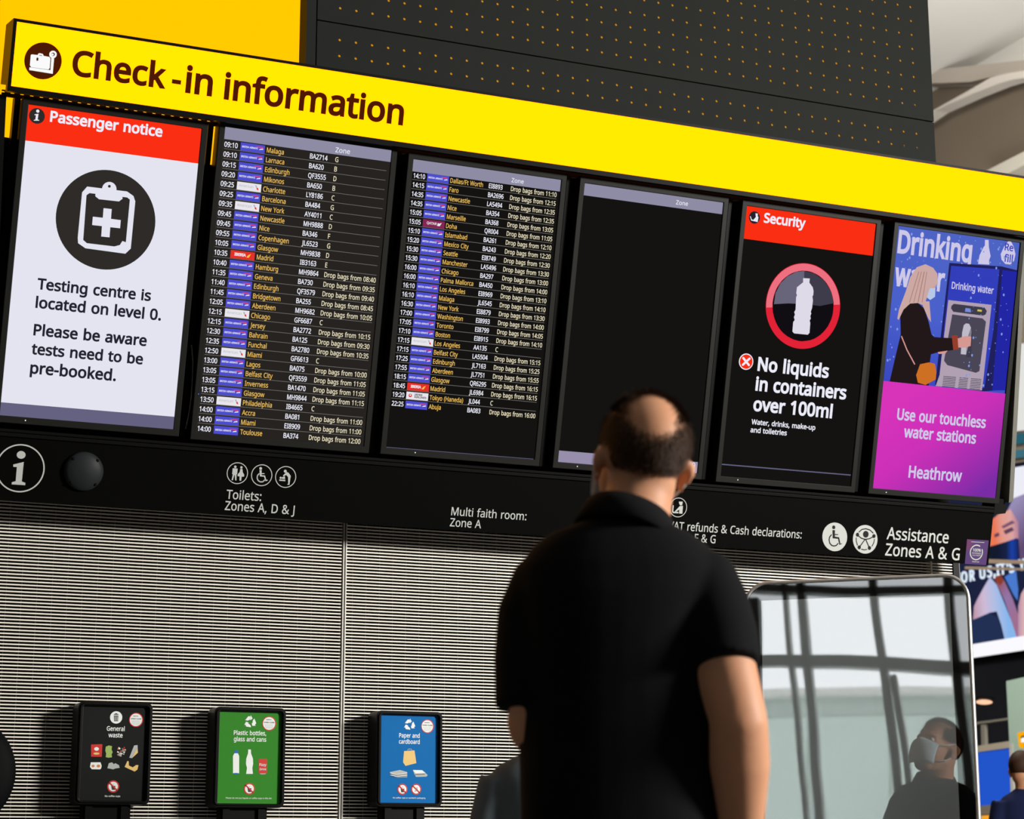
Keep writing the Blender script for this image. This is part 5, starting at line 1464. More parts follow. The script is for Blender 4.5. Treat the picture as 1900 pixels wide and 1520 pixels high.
def mirror_glass(name, refl, emit, haze=0.0):
    m = bpy.data.materials.new(name)
    m.use_nodes = True
    nt = m.node_tree
    nt.nodes.remove(nt.nodes['Principled BSDF'])
    g = nt.nodes.new('ShaderNodeBsdfGlossy')
    g.inputs['Color'].default_value = (refl, refl, refl, 1)
    g.inputs['Roughness'].default_value = 0.012
    tc = nt.nodes.new('ShaderNodeTexCoord')
    n = nt.nodes.new('ShaderNodeTexNoise')
    n.inputs['Scale'].default_value = 2.2
    n.inputs['Detail'].default_value = 0.5
    bp = nt.nodes.new('ShaderNodeBump')
    bp.inputs['Strength'].default_value = 0.25
    bp.inputs['Distance'].default_value = 0.004
    nt.links.new(tc.outputs['Object'], n.inputs['Vector'])
    nt.links.new(n.outputs['Fac'], bp.inputs['Height'])
    nt.links.new(bp.outputs[0], g.inputs['Normal'])
    e = nt.nodes.new('ShaderNodeEmission')
    e.inputs[0].default_value = lin(emit)
    h = nt.nodes.new('ShaderNodeBsdfGlossy')              # soft haze of an anti-glare layer
    h.inputs['Color'].default_value = (haze, haze, haze, 1)
    h.inputs['Roughness'].default_value = 0.38
    ad = nt.nodes.new('ShaderNodeAddShader')
    ad2 = nt.nodes.new('ShaderNodeAddShader')
    nt.links.new(g.outputs[0], ad2.inputs[0])
    nt.links.new(h.outputs[0], ad2.inputs[1])
    nt.links.new(ad2.outputs[0], ad.inputs[0])
    nt.links.new(e.outputs[0], ad.inputs[1])
    nt.links.new(ad.outputs[0], nt.nodes['Material Output'].inputs[0])
    MATS[name] = m
    return m


glass_bezel = mirror_glass('black glass border', 0.08, (0, 0, 0))
glass_disp = mirror_glass('glossy lit display', 0.145, (38, 40, 36), 0.16)
tc_ = TOTEM.P((tu0 + tu1) / 2, 0, 0)
totem = thing('digital_totem', 'tall silver-rimmed glossy digital totem with rounded corners right of the man in black', 'display totem',
              (tc_.x, tc_.y, 0))
rc = 0.072
m = MB()
o1 = round_rect(tu0, tu1, tv0, tv1, rc, 10)
o2 = round_rect(tu0 + 0.008, tu1 - 0.008, tv0 + 0.008, tv1 - 0.008, rc - 0.008, 10)
m.frame(TOTEM, o1, o2, -0.05, 0.004, surf('polished silver rim', (240, 240, 236), 0.5, 1.0, 0.5))
m.prism(TOTEM, round_rect(tu0 + 0.002, tu1 - 0.002, tv0 + 0.002, tv1 - 0.002, rc - 0.002, 10), -0.055, -0.012, surf('white casing', (214, 214, 210), 0.4))
ro = round_rect(tu0 + 0.003, tu1 - 0.003, tv0 + 0.003, tv1 - 0.003, rc - 0.003, 10)
rp = [TOTEM.P(u_, v_, 0.002) for u_, v_ in ro]
m.tube(rp + rp[:2], 0.0052, surf('bright silver edge', (250, 250, 248), 0.32, 0.85, 0.5), 10, cap=False)
m.build('rim', totem)
m = MB()
m.prism(TOTEM, o2, -0.012, 0.0, glass_bezel)
m.build('glass_border', totem)
dq = [(1412, 1114), (1760, 1102), (1782, 1510), (1426, 1510)]
da = [TOTEM.uv(*p) for p in dq]
du0, du1 = TOTEM.uv(1414, 1200)[0], (TOTEM.uv(1762, 1130)[0] + TOTEM.uv(1780, 1470)[0]) / 2
dv1 = (da[0][1] + da[1][1]) / 2
m = MB()
m.slab(TOTEM, du0, du1, tv0 + 0.07, dv1, -0.005, 0.0006, glass_disp)
m.build('display', totem)
m = MB()
gx = TOTEM.P((tu0 + tu1) / 2, tv0, -0.03)
q = [TOTEM.P((tu0 + tu1) / 2 + s_ * 0.16, tv0 + 0.3, d) for s_, d in ((-1, -0.09), (1, -0.09), (1, -0.055), (-1, -0.055))]
m.hexa([Vector((p.x, p.y, 0.012)) for p in q] + q, surf('white casing', (214, 214, 210)))
m.build('stand', totem, bevel=0.004)
m = MB()
q = [tc_ + TEX * a - TM0 * b for a, b in ((-0.32, -0.14), (0.32, -0.14), (0.32, 0.26), (-0.32, 0.26))]
m.hexa([Vector((p.x, p.y, 0)) for p in q] + [Vector((p.x, p.y, 0.014)) for p in q], surf('white casing', (214, 214, 210)))
m.build('base', totem, bevel=0.004)

# ------------------------------------------------------------------ glazed window wall behind the camera (seen mirrored in the totem)
FAC = Plane(fac_a, fac_a - fac_b, (0, 0, 1))


def mirrored(px, py, far=0.0):
    r = ray(px, py)
    t = (TOTEM.o - CAM).dot(TOTEM.m) / r.dot(TOTEM.m)
    p = CAM + r * t
    d = r - TOTEM.m * (2 * r.dot(TOTEM.m))
    s_ = (FAC.o - FAC.m * far - p).dot(FAC.m) / d.dot(FAC.m)
    h = p + d * s_ - FAC.o
    return (h.dot(FAC.ex), h.dot(FAC.ev))


mull = surf('grey window mullion', (150, 154, 150), 0.5)
L_FAC = (fac_a - fac_b).length
m = MB()


def fbar(a, b, w, mat=mull):
    a, b = Vector(mirrored(*a)), Vector(mirrored(*b))
    t = (b - a).normalized()
    k = (b - a).length
    a, b = (a if w in (0.08, 0.3) else a - t * k * 0.6), (b if w == 0.3 else b + t * k * 0.6)
    n = Vector((-t.y, t.x)) * (w / 2)
    pts = [a - n, b - n, b + n, a + n]
    if min(p.y for p in pts) < 0:
        pts = [Vector((p.x, max(p.y, 0.0))) for p in pts]
    pts = [Vector((p.x, min(p.y, Z_CEIL))) for p in pts]
    m.prism(FAC, [(p.x, p.y) for p in pts], 0.02, 0.22, mat)


for a, b, w in (((1487, 1110), (1518, 1450), 0.10), ((1625, 1110), (1664, 1430), 0.10), ((1660, 1264), (1686, 1430), 0.08),
                ((1769, 1130), (1802, 1480), 0.11), ((1458, 1110), (1493, 1450), 0.05), ((1392, 1112), (1400, 1310), 0.3)):
    fbar(a, b, w)
for a, b, w in (((1420, 1236), (1780, 1246), 0.16), ((1400, 1093), (1780, 1097), 0.1)):
    fbar(a, b, w)
structure(m.build('window_1'))
glassm = bpy.data.materials.new('window glass')
glassm.use_nodes = True
nt = glassm.node_tree
nt.nodes.remove(nt.nodes['Principled BSDF'])
tr = nt.nodes.new('ShaderNodeBsdfTransparent')
gl_ = nt.nodes.new('ShaderNodeBsdfGlossy')
gl_.inputs['Roughness'].default_value = 0.02
mxs = nt.nodes.new('ShaderNodeMixShader')
mxs.inputs[0].default_value = 0.05
nt.links.new(tr.outputs[0], mxs.inputs[1])
nt.links.new(gl_.outputs[0], mxs.inputs[2])
nt.links.new(mxs.outputs[0], nt.nodes['Material Output'].inputs[0])
m = MB()
ml = [mirrored(x_, y_) for x_ in (1372, 1828) for y_ in (1062, 1540)]
w0, w1 = min(p[0] for p in ml) - 0.4, max(p[0] for p in ml) + 0.4
zb0, zt = max(0.0, min(p[1] for p in ml) - 0.4), max(p[1] for p in ml) + 0.1
m.slab(FAC, w0, w1, zb0, zt, -0.01, 0.01, glassm)
structure(m.build('window_2'))
m = MB()
m.slab(FAC, -L_FAC, 0, zt, Z_CEIL, -0.1, 0.1, m_dim)  # unseen wall, closed in round the opening to cut fill daylight
m.slab(FAC, -L_FAC, w0, 0, zt, -0.1, 0.1, m_dim)
m.slab(FAC, w1, 0, 0, zt, -0.1, 0.1, m_dim)
if zb0 > 0.05:
    m.slab(FAC, w0, w1, 0, zb0, -0.1, 0.1, m_dim)
structure(m.build('wall_fill_block'))
# plain building outside
zb = mirrored(1600, 1297, 14.0)[1]
om = surf('pale green grey cladding', (190, 204, 196), 0.6, noise=0.05, nscale=0.6)
og = surf('green grey glazing', (206, 222, 213), 0.4)
outp = Plane(FAC.o - FAC.m * 14.0, FAC.ex, FAC.ev)
bld = thing('outside_building', 'low pale grey-green building outside, mirrored in the totem glass', 'building', outp.P(-L_FAC / 2, 0, -3))
m = MB()
m.slab(outp, -L_FAC * 2.0, L_FAC * 1.0, 0, zb, -6, 0, om)
m.build('wall', bld)
m = MB()
m.slab(outp, -L_FAC * 2.0, L_FAC * 1.0, zb, zb + 0.12, -6.2, 0.3, surf('pale roof edge', (220, 220, 214), 0.6))
m.build('roof_edge', bld)
for i in range(-14, 8):
    m = MB()
    m.slab(outp, i * 1.6 - 8, i * 1.6 - 6.6, 0.2, zb - 0.4, 0.0, 0.05, og)
    m.build('window', bld)

# ------------------------------------------------------------------ far side of the hall, right edge of the picture
dark_navy = surf('dark navy wall', (26, 28, 34), 0.7, 0, 0.2)
brown_wall = surf('brown grey upper wall', (108, 97, 84), 0.8, 0, 0.2, noise=0.04, nscale=1.0)
z_mid = SIDE.pt(1895, 870).z
m = MB()
m.box(X_SIDE, X_SIDE + 0.1, 9, 29.9, z_mid, Z_CEIL, brown_wall)
m.box(X_SIDE, X_SIDE + 0.1, 9, 29.9, 0, z_mid, dark_navy)
structure(m.build('wall_right'))


def side_prism(name, pts, d0, d1, mat, parent=None, pl=SIDE, loc=None, label=None):
    m = MB()
    q = [pl.uv(x, y, d1) for x, y in pts]
    area = sum(q[i][0] * q[(i + 1) % len(q)][1] - q[(i + 1) % len(q)][0] * q[i][1] for i in range(len(q)))
    m.prism(pl, q if area > 0 else q[::-1], d0, d1, mat)
    return m.build(name, parent, loc=loc, label=label)


beam_m = surf('grey steel beam', (170, 162, 152), 0.7)
o = thing('roof_truss', 'blurred pale steel roof beam curving beyond the perforated panels', 'beam', SIDE.pt(1815, 200))
side_prism('chord', [(1690, 134), (1960, 105), (1960, 137), (1880, 139), (1842, 142), (1800, 152), (1690, 156)], 0.02, 0.35, beam_m, o)
side_prism('brace', [(1690, 230), (1733, 204), (1790, 172), (1838, 144), (1870, 136), (1960, 122), (1960, 140), (1880, 147), (1850, 156), (1800, 176), (1735, 205), (1690, 236)], 0.3, 0.5,
           surf('pale steel brace', (190, 184, 176), 0.6), o)
side_prism('rafter', [(1820, 322), (1900, 281), (1960, 250), (1960, 275), (1900, 306), (1870, 322)], 0.02, 0.3, surf('pale rafter', (176, 172, 160), 0.6), o)
o = side_prism('lit_window', [(1880, 640), (1960, 628), (1960, 790), (1880, 800)], 0.02, 0.06, glow('bright far window', (226, 226, 222)), loc=SIDE.pt(1895, 720))
tag(o, 'bright white far window beyond the right end of the screens', 'window')
for i, (y0, y1, rgb) in enumerate(((806, 824, (40, 96, 112)), (836, 850, (60, 110, 124)))):
    o = side_prism('teal_band', [(1880, y0), (1960, y0 - 10), (1960, y1 - 10), (1880, y1)], 0.02, 0.06, glow('teal glass %d' % i, rgb), loc=SIDE.pt(1895, y0))
    tag(o, ('upper' if i == 0 else 'lower') + ' teal glass band between far window and video wall', 'glass band')

structure(side_prism('trim_4', [(1690, 140), (1690, 128), (1960, -40), (1960, 114)], 0.0, 0.015, m_ceil))
# video wall
led = thing('video_wall', 'large blurred video wall of a woman in a blue mask at right edge', 'screen', SIDE.pt(1850, 1210, 0.1))
side_prism('cabinet', [(1700, 890), (1990, 842), (1990, 1195), (1700, 1238)], 0.01, 0.09, deep_black, led)
LP = Plane(SIDE.o, SIDE.ex, SIDE.ev)
A = Art(LP, 0.1)
v_navy = glow('video navy', (28, 34, 62))
A.poly([(1700, 894), (1985, 846), (1985, 1190), (1700, 1228)], v_navy, 0)
A.poly([(1868, 870), (1985, 850), (1985, 925), (1880, 935)], glow('video white', (236, 236, 246)), 1)
A.poly([(1868, 950), (1880, 925), (1905, 915), (1985, 925), (1985, 1050), (1893, 1046), (1890, 1000)], glow_ramp('video mauve hood', (SIDE.pt(1878, 940, 0.1), SIDE.pt(1902, 1010, 0.1)), [(0, (150, 140, 180)), (0.5, (128, 108, 150)), (1, (96, 74, 112))]), 2)
A.poly([(1836, 968), (1852, 955), (1875, 945), (1890, 970), (1890, 1000), (1868, 1006), (1845, 1012), (1836, 1014)], glow_ramp('video face', (SIDE.pt(1846, 990, 0.1), SIDE.pt(1890, 975, 0.1)), [(0, (236, 120, 84)), (0.3, (226, 152, 138)), (0.7, (222, 164, 160)), (1, (170, 124, 150))]), 3)
A.poly([(1862, 985), (1878, 978), (1882, 984), (1866, 992)], glow('video eye', (96, 66, 92)), 5)
A.poly([(1845, 992), (1853, 988), (1855, 994), (1846, 998)], glow('video eye', (96, 66, 92)), 5)
A.poly([(1830, 1018), (1845, 1012), (1868, 1005), (1888, 998), (1890, 1040), (1830, 1045)], glow_ramp('video mask', (SIDE.pt(1850, 1020, 0.1), SIDE.pt(1890, 1015, 0.1)), [(0, (18, 26, 46)), (0.45, (24, 34, 70)), (0.7, (28, 64, 164)), (1, (22, 36, 96))]), 5)
A.poly([(1858, 977), (1878, 966), (1884, 970), (1862, 981)], glow('video brow', (120, 84, 110)), 5)
z = Z(1700, 1020, 9.5)
A.poly(z([(1300, 480), (1200, 650), (1080, 870), (1020, 1000), (1000, 1240), (1300, 1110), (1420, 1090), (1500, 1330), (1560, 1580), (1800, 1560), (1560, 960), (1420, 620)]),
       glow_ramp('video pale', (SIDE.pt(1806, 1138, 0.1), SIDE.pt(1868, 1120, 0.1)), [(0, (190, 150, 170)), (0.35, (206, 186, 214)), (0.65, (176, 190, 228)), (1, (134, 182, 236))]), 2)
A.poly(z([(1380, 500), (1490, 460), (1560, 560), (1700, 860), (1820, 1200), (1900, 1560), (1780, 1560), (1560, 900), (1440, 640)]), glow_ramp('video plum', (SIDE.pt(1850, 1085, 0.1), SIDE.pt(1890, 1150, 0.1)), [(0, (150, 84, 96)), (0.4, (146, 116, 166)), (1, (160, 110, 140))]), 4)
A.poly(z([(1350, 480), (1500, 430), (1540, 560), (1480, 640)]), glow('video rust', (140, 60, 44)), 5)
A.poly(z([(1560, 480), (1760, 360), (1800, 700), (1790, 900), (1720, 800)]), glow('video mid blue', (74, 122, 206)), 5)
A.poly(z([(1960, 600), (1850, 780), (1800, 1000), (1800, 1560), (2400, 1500), (2400, 560)]), glow_ramp('video skin', (SIDE.pt(1889, 1130, 0.1), SIDE.pt(1915, 1130, 0.1)), [(0, (176, 140, 170)), (0.4, (220, 176, 178)), (1, (226, 186, 180))]), 5)
A.poly(z([(900, 1280), (1300, 1115), (1440, 1200), (1560, 1600), (900, 1660)]), glow('video navy coat', (34, 48, 84)), 6)
A.poly([(1700, 1213), (1985, 1166), (1985, 1194), (1700, 1237)], glow('video white strip', (250, 250, 255)), 8)
A.flush('picture', led)

# letter sign in front of the video wall
LS = Plane((13.4, 0, 0), (0, -1, 0), (0, 0, 1))
ls = thing('letter_sign', 'white glowing letters on brown rails in front of the video wall', 'sign', LS.pt(1860, 1060))
let_w = glow('white glowing letter', (226, 240, 255), 1.0)
rail_m = surf('brown rail', (150, 132, 112), 0.5)
LR = Plane((13.2, 0, 0), (0, -1, 0), (0, 0, 1))
side_prism('rail', [(1790, 1036), (1960, 1042), (1960, 1048), (1790, 1044)], -0.05, 0.0, rail_m, ls, LR)
side_prism('rail', [(1790, 1051), (1960, 1056), (1960, 1060), (1790, 1056)], -0.05, 0.0, rail_m, ls, LR)


def solid_letter(ch, w, sx, sy, pl, u, v, depth, mat, parent):
    gv, gf, adv = glyph(ch, w)
    if not gv:
        return adv / 1000
    mb = MB()
    front = [pl.P(u + x * sx, v + y * sy, depth) for x, y in gv]
    back = [pl.P(u + x * sx, v + y * sy, 0) for x, y in gv]
    mb.add(front, gf, mat)
    mb.add(back, [f[::-1] for f in gf], mat)
    cnt = {}
    for f in gf:
        for i in range(len(f)):
            e = (f[i], f[(i + 1) % len(f)])
            cnt[e] = 1
    sides = [e for e in cnt if (e[1], e[0]) not in cnt]
    mb.add(front + back, [(a, len(gv) + a, len(gv) + b, b) for a, b in sides], mat)
    mb.build('letter', parent)
    return adv / 1000 / 0.97


u = LS.uv(1774, 1081)[0]
v = (LS.uv(1790, 1079.5)[1] + LS.uv(1830, 1073.5)[1]) / 2
sy = 21.5 * ((LS.uv(1830, 1060)[1] - LS.uv(1830, 1080)[1]) / 20) / CAPH
sx = (LS.uv(1901, 1064)[0] - LS.uv(1774, 1081)[0]) / layout("FOR US,IT'S Y", 30, 0.02)[2]
for ch in "FOR US,IT'S YOU":
    u += (solid_letter(ch, 22, sx * 0.84, sy * 0.92, LS, u, v, 0.012, let_w, ls) + 0.02) * sx

# lower right: ceiling light, railing, blue panel, green partition, yellow sign
o = thing('ceiling_light', 'small warm oval light glowing under the dark gallery at right', 'lamp', SIDE.pt(1826, 1303, 1.5))
m = MB()
c = SIDE.pt(1826, 1303, 1.5)
m.ell(Matrix.Translation(c), (0, 0, 0), (0.1, 0.055, 0.026), glow('warm lamp', (255, 196, 160), 1.2), 16, 8)
m.build('diffuser', o, smooth=True)
m = MB()
m.box(c.x - 0.1, c.x + 0.1, c.y - 0.06, c.y + 0.06, c.z + 0.03, c.z + 0.05, black_metal)
m.build('fitting', o)
GAL = Plane((13.0, 0, 0), (0, -1, 0), (0, 0, 1))
o = thing('railing', 'grey metal railing above the blue panel at right', 'railing', GAL.pt(1840, 1385))
rg = surf('grey rail', (128, 126, 116), 0.5)
side_prism('handrail', [(1770, 1346), (1885, 1330), (1885, 1333.5), (1770, 1350)], -0.06, 0.0, rg, o, GAL)
side_prism('post', [(1819.5, 1339), (1826, 1338), (1827.5, 1383), (1821, 1384)], -0.05, -0.01, rg, o, GAL)
side_prism('kerb', [(1770, 1391), (1885, 1373.5), (1885, 1386), (1770, 1402)], -0.2, 0.02, surf('beige kerb', (176, 166, 148), 0.6), o, GAL)
o = thing('blue_panel', 'bright blue panel below the railing at the right edge', 'panel', GAL.pt(1845, 1495))
side_prism('face', [(1770, 1403), (1872, 1390), (1878, 1490), (1770, 1500)], -0.1, 0.0, glow('lit blue panel', (34, 84, 202)), o, GAL)
side_prism('base_strip', [(1770, 1500), (1878, 1490), (1880, 1507), (1770, 1516)], -0.1, 0.01, surf('grey base strip', (128, 122, 112), 0.6), o, GAL)
o = thing('counter', 'warm lit counter edge below the blue panel at right', 'counter', GAL.pt(1850, 1540))
side_prism('face', [(1770, 1518), (1882, 1508.5), (1886, 1560), (1770, 1570)], -0.2, 0.02, surf('cream counter', (226, 204, 180), 0.5), o, GAL)
side_prism('orange_strip', [(1822, 1514), (1838, 1512.5), (1838, 1530), (1822, 1532)], 0.02, 0.03, glow('orange strip', (250, 166, 40)), o, GAL)
GP = Plane((12.2, 0, 0), (0, -1, 0), (0, 0, 1))
o = thing('partition', 'pale green partition at the right edge below the video wall', 'partition', GP.pt(1885, 1500))
side_prism('board', [(1867, 1264), (1990, 1237), (2030, 1640), (1886, 1640)], -0.1, 0.0, surf('pale green board', (160, 186, 172), 0.6), o, GP)
side_prism('edge_post', [(1872.5, 1380), (1878, 1380), (1888, 1640), (1880, 1640)], -0.1, 0.012, surf('white post', (186, 188, 182), 0.5), o, GP)
YS = Plane((12.0, 0, 0), (0, -1, 0), (0, 0, 1))
o = thing('wayfinding_sign', 'small yellow wayfinding sign on the pale green partition', 'sign', YS.pt(1900, 1388))
side_prism('face', [(1888, 1360), (1940, 1349), (1944, 1382), (1893, 1388), (1890, 1384)], -0.18, 0.0, glow('amber sign face', (250, 170, 0)), o, YS)
A = Art(YS, 0.001)
A.oval(1899, 1372, 5.5, 7, glow('sign ink', (40, 26, 10)), 1)
A.poly([(1894, 1371), (1899, 1368), (1905, 1372), (1905, 1378), (1895, 1378)], sign_white, 2)
A.flush('pictogram', o)

# ------------------------------------------------------------------ people
def remeshed(mb, name, parent, voxel, smooth_n, mat):
    off = base_of(parent)
    tmp = bpy.data.objects.new('tmp', mb.data('tmp', off))
    COL.objects.link(tmp)
    md = tmp.modifiers.new('r', 'REMESH')
    md.mode, md.voxel_size = 'VOXEL', voxel
    sm = tmp.modifiers.new('s', 'SMOOTH')
    sm.factor, sm.iterations = 0.5, smooth_n
    dg = bpy.context.evaluated_depsgraph_get()
    me = bpy.data.meshes.new_from_object(tmp.evaluated_get(dg))
    me.name = name
    bpy.data.objects.remove(tmp, do_unlink=True)
    me.materials.clear()
    me.materials.append(mat)
    for p in me.polygons:
        p.use_smooth = True
        p.material_index = 0
    o = bpy.data.objects.new(name, me)
    COL.objects.link(o)
    o.parent = parent
    o['at'] = list(off)
    return o


def local_frame(lateral, yh):
    ex = Vector((math.cos(YAW), -math.sin(YAW), 0))
    ey = Vector((math.sin(YAW), math.cos(YAW), 0))
    b = Vector((CAM.x, CAM.y, 0)) + ex * lateral + ey * yh
    return Matrix(((ex.x, ey.x, 0, b.x), (ex.y, ey.y, 0, b.y), (0, 0, 1, 0), (0, 0, 0, 1))), b


def from_px(px, py, yh):
    v = (760 - py) / F_PX
    h = yh * (math.sin(PITCH) + v * math.cos(PITCH)) / (math.cos(PITCH) - v * math.sin(PITCH))
    return ((px - 950) / F_PX * (yh * math.cos(PITCH) + h * math.sin(PITCH)), CAM.z + h)


skin = surf('skin', (198, 142, 108), 0.55, 0, 0.3, noise=0.06, nscale=60, sss=0.08)
hair_m = surf('dark brown hair', (58, 36, 20), 0.7, 0, 0.3)
eye_m = surf('eye', (230, 226, 220), 0.2)


def hand(mb, M, wrist, d, side, curl, mat):
    """palm, four unequal fingers and a thumb hanging from the wrist along d (local frame M)"""
    d = Vector(d).normalized()
    fw = Vector((0, 1, 0))
    fw = (fw - d * fw.dot(d)).normalized()
    lat = d.cross(fw).normalized()
    W = Vector(wrist)
    g = lambda p: M @ p
    rings = []
    for t, a, b in ((-0.01, 0.026, 0.02), (0.02, 0.034, 0.018), (0.06, 0.041, 0.016), (0.09, 0.04, 0.013), (0.098, 0.034, 0.01)):
        rings.append((g(W + d * t), M.to_3x3() @ fw, M.to_3x3() @ lat, a, b))
    mb.loft(rings, mat, 16)
    for i, ln in enumerate((0.068, 0.078, 0.073, 0.058)):
        base = W + d * 0.09 + fw * (0.031 - 0.0205 * i)
        inward = lat * (-side)
        p1 = base + (d * math.cos(curl * .5) + inward * math.sin(curl * .5)) * ln * .42
        p2 = p1 + (d * math.cos(curl) + inward * math.sin(curl)) * ln * .33
        p3 = p2 + (d * math.cos(curl * 1.6) + inward * math.sin(curl * 1.6)) * ln * .25
        mb.tube([g(base - d * .015), g(base), g(p1), g(p2), g(p3)], [.0095, .0098, .0088, .008, .006], mat, 10)
    t0 = W + d * 0.03 + fw * 0.028
    mb.tube([g(t0), g(t0 + d * .03 + fw * .024), g(t0 + d * .058 + fw * .03), g(t0 + d * .078 + fw * .028)], [.012, .0115, .0098, .007], mat, 10)


def person(name, label, M, base, P, colours, group=None):
    root = thing(name, label, 'person', base, group)
    G = lambda p: M @ Vector(p)
    M3 = M.to_3x3()
    X, Y, Zv = M3 @ Vector((1, 0, 0)), M3 @ Vector((0, 1, 0)), M3 @ Vector((0, 0, 1))
    vox = P.get('voxel', 0.007)
    hp, hy, hr = P['head_rot']
    Mh = M @ Matrix.Translation(P['head']) @ Matrix.Rotation(hy, 4, 'Z') @ Matrix.Rotation(hr, 4, 'Y') @ Matrix.Rotation(hp, 4, 'X') @ Matrix.Scale(P.get('head_scale', 1.0), 4)
    b = MB()
    b.ell(Mh, (0, -0.012, 0.035), (0.077, 0.097, 0.09), skin, 32, 20)
    b.ell(Mh, (0, 0.04, -0.03), (0.064, 0.06, 0.085), skin, 24, 16)
    b.ell(Mh, (0, 0.062, -0.088), (0.042, 0.036, 0.034), skin, 20, 12)
    b.ell(Mh, (0, -0.045, -0.035), (0.058, 0.05, 0.06), skin, 20, 12)
    b.ell(Mh, (0, 0.104, -0.03), (0.016, 0.02, 0.024), skin, 16, 10)
    b.ell(Mh, (0, 0.096, -0.008), (0.01, 0.014, 0.03), skin, 16, 10)
    b.ell(Mh, (0, 0.074, 0.018), (0.056, 0.026, 0.016), skin, 20, 10)
    b.ell(Mh, (0, 0.092, -0.066), (0.024, 0.01, 0.007), skin, 16, 8)
    b.ell(Mh, (0, 0.09, -0.077), (0.021, 0.011, 0.008), skin, 16, 8)
    for s_ in (-1, 1):
        Me = Mh @ Matrix.Translation((s_ * 0.081, -0.012, -0.012)) @ Matrix.Rotation(s_ * 0.42, 4, 'Z') @ Matrix.Rotation(0.12, 4, 'X')
        b.ell(Me, (0, -0.004, 0.006), (0.0075, 0.021, 0.027), skin, 16, 12)
        b.ell(Me, (0, 0.002, -0.02), (0.0075, 0.013, 0.017), skin, 16, 10)
        b.ell(Me, (s_ * 0.004, -0.014, 0.008), (0.007, 0.008, 0.024), skin, 12, 10)
    nb = Vector(P['neck'])
    hn = M.inverted() @ (Mh @ Vector((0, -0.025, -0.03)))
    r_n = P.get('neck_r', 0.06)
    b.tube([G(hn), G(hn.lerp(nb, 0.5)), G(nb), G(nb - Vector((0, 0, .07)))], [r_n * .96, r_n, r_n * 1.08, r_n * 1.4], skin, 24)
    tr_ = P['torso']
    b.loft([(G((cx, cy, z_)), X, Y, w * .9, d * .9) for z_, cx, cy, w, d in tr_][::-1], skin, 24, 2.3)
    hips = P['hips']
    for s_ in (0, 1):
        S, E, Wr = (Vector(v) for v in P['arms'][s_])
        ra = P['arm_r']
        b.tube([G(S), G(S.lerp(E, .5)), G(E - (E - S).normalized() * .03), G(E), G(E.lerp(Wr, .3)), G(E.lerp(Wr, .7)), G(Wr)],
               [ra, ra * .99, ra * .95, ra * .93, ra * .97, ra * .75, ra * .58], skin, 20)
        sd = -1 if s_ == 0 else 1
        hd = P.get('hand_dir', [None, None])[s_] or (Wr - E)
        hand(b, M, Wr, hd, sd, P.get('curl', 0.45), skin)
        H, K, An = (Vector(v) for v in P['legs'][s_])
        b.tube([G(H), G(H.lerp(K, .5)), G(K), G(K.lerp(An, .35)), G(An)], [.085, .07, .055, .052, .036], skin, 20)
        b.ell(M, (An.x, An.y + .06, .045), (.04, .12, .035), skin, 16, 10)
    body = remeshed(b, 'body', root, vox, P.get('smooth', 5), skin)
    for s_ in (-1, 1):
        e = MB()
        e.ell(Mh, (s_ * 0.031, 0.082, 0.0), (0.0125, 0.0125, 0.009), eye_m, 14, 8)
        e.ell(Mh, (s_ * 0.031, 0.0925, 0.0), (0.006, 0.003, 0.006), deep_black, 10, 6)
        e.build('eye', root, smooth=True)
    # clothes
    c = MB()
    shirt_m = colours['top']
    c.loft([(G((cx, cy, z_)), X, Y, w, d) for z_, cx, cy, w, d in tr_][::-1], shirt_m, 36, 2.4)
    for s_ in (0, 1):
        pts, rads = P['sleeves'][s_]
        c.tube([G(p) for p in pts], rads, shirt_m, 24)
    shirt = remeshed(c, 'shirt', root, vox, P.get('smooth', 5) + 1, shirt_m)
    t = MB()
    zb_ = tr_[-1][0]
    hc = (Vector(P['legs'][0][0]) + Vector(P['legs'][1][0])) / 2
    t.loft([(G((hc.x, hc.y, hc.z - .12)), X, Y, hips[0] * .9, hips[1] * .95), (G((hc.x, hc.y, hc.z)), X, Y, hips[0], hips[1]),
            (G((hc.x, hc.y, zb_ + .06)), X, Y, hips[0] * .93, hips[1] * .93)], colours['trousers'], 32, 2.4)
    for s_ in (0, 1):
        H, K, An = (Vector(v) for v in P['legs'][s_])
        t.tube([G(H), G(H.lerp(K, .5)), G(K), G(K.lerp(An, .4)), G(An + Vector((0, 0, -.03)))], [.1, .088, .074, .068, .062], colours['trousers'], 24)
    remeshed(t, 'trousers', root, max(vox, 0.009), 5, colours['trousers'])
    for s_ in (0, 1):
        An = Vector(P['legs'][s_][2])
        sh = MB()
        rings = []
        for yy, w, h in ((-.075, .026, .05), (-.06, .036, .075), (0, .041, .08), (.07, .045, .06), (.13, .048, .045), (.18, .04, .035), (.2, .02, .02)):
            rings.append((G((An.x, An.y + yy, h / 2)), X, Zv, w, h / 2))
        sh.loft(rings, colours['shoes'], 20, 2.8)
        sh.build('shoe', root, smooth=True)
    return root, Mh, G, (X, Y, Zv)


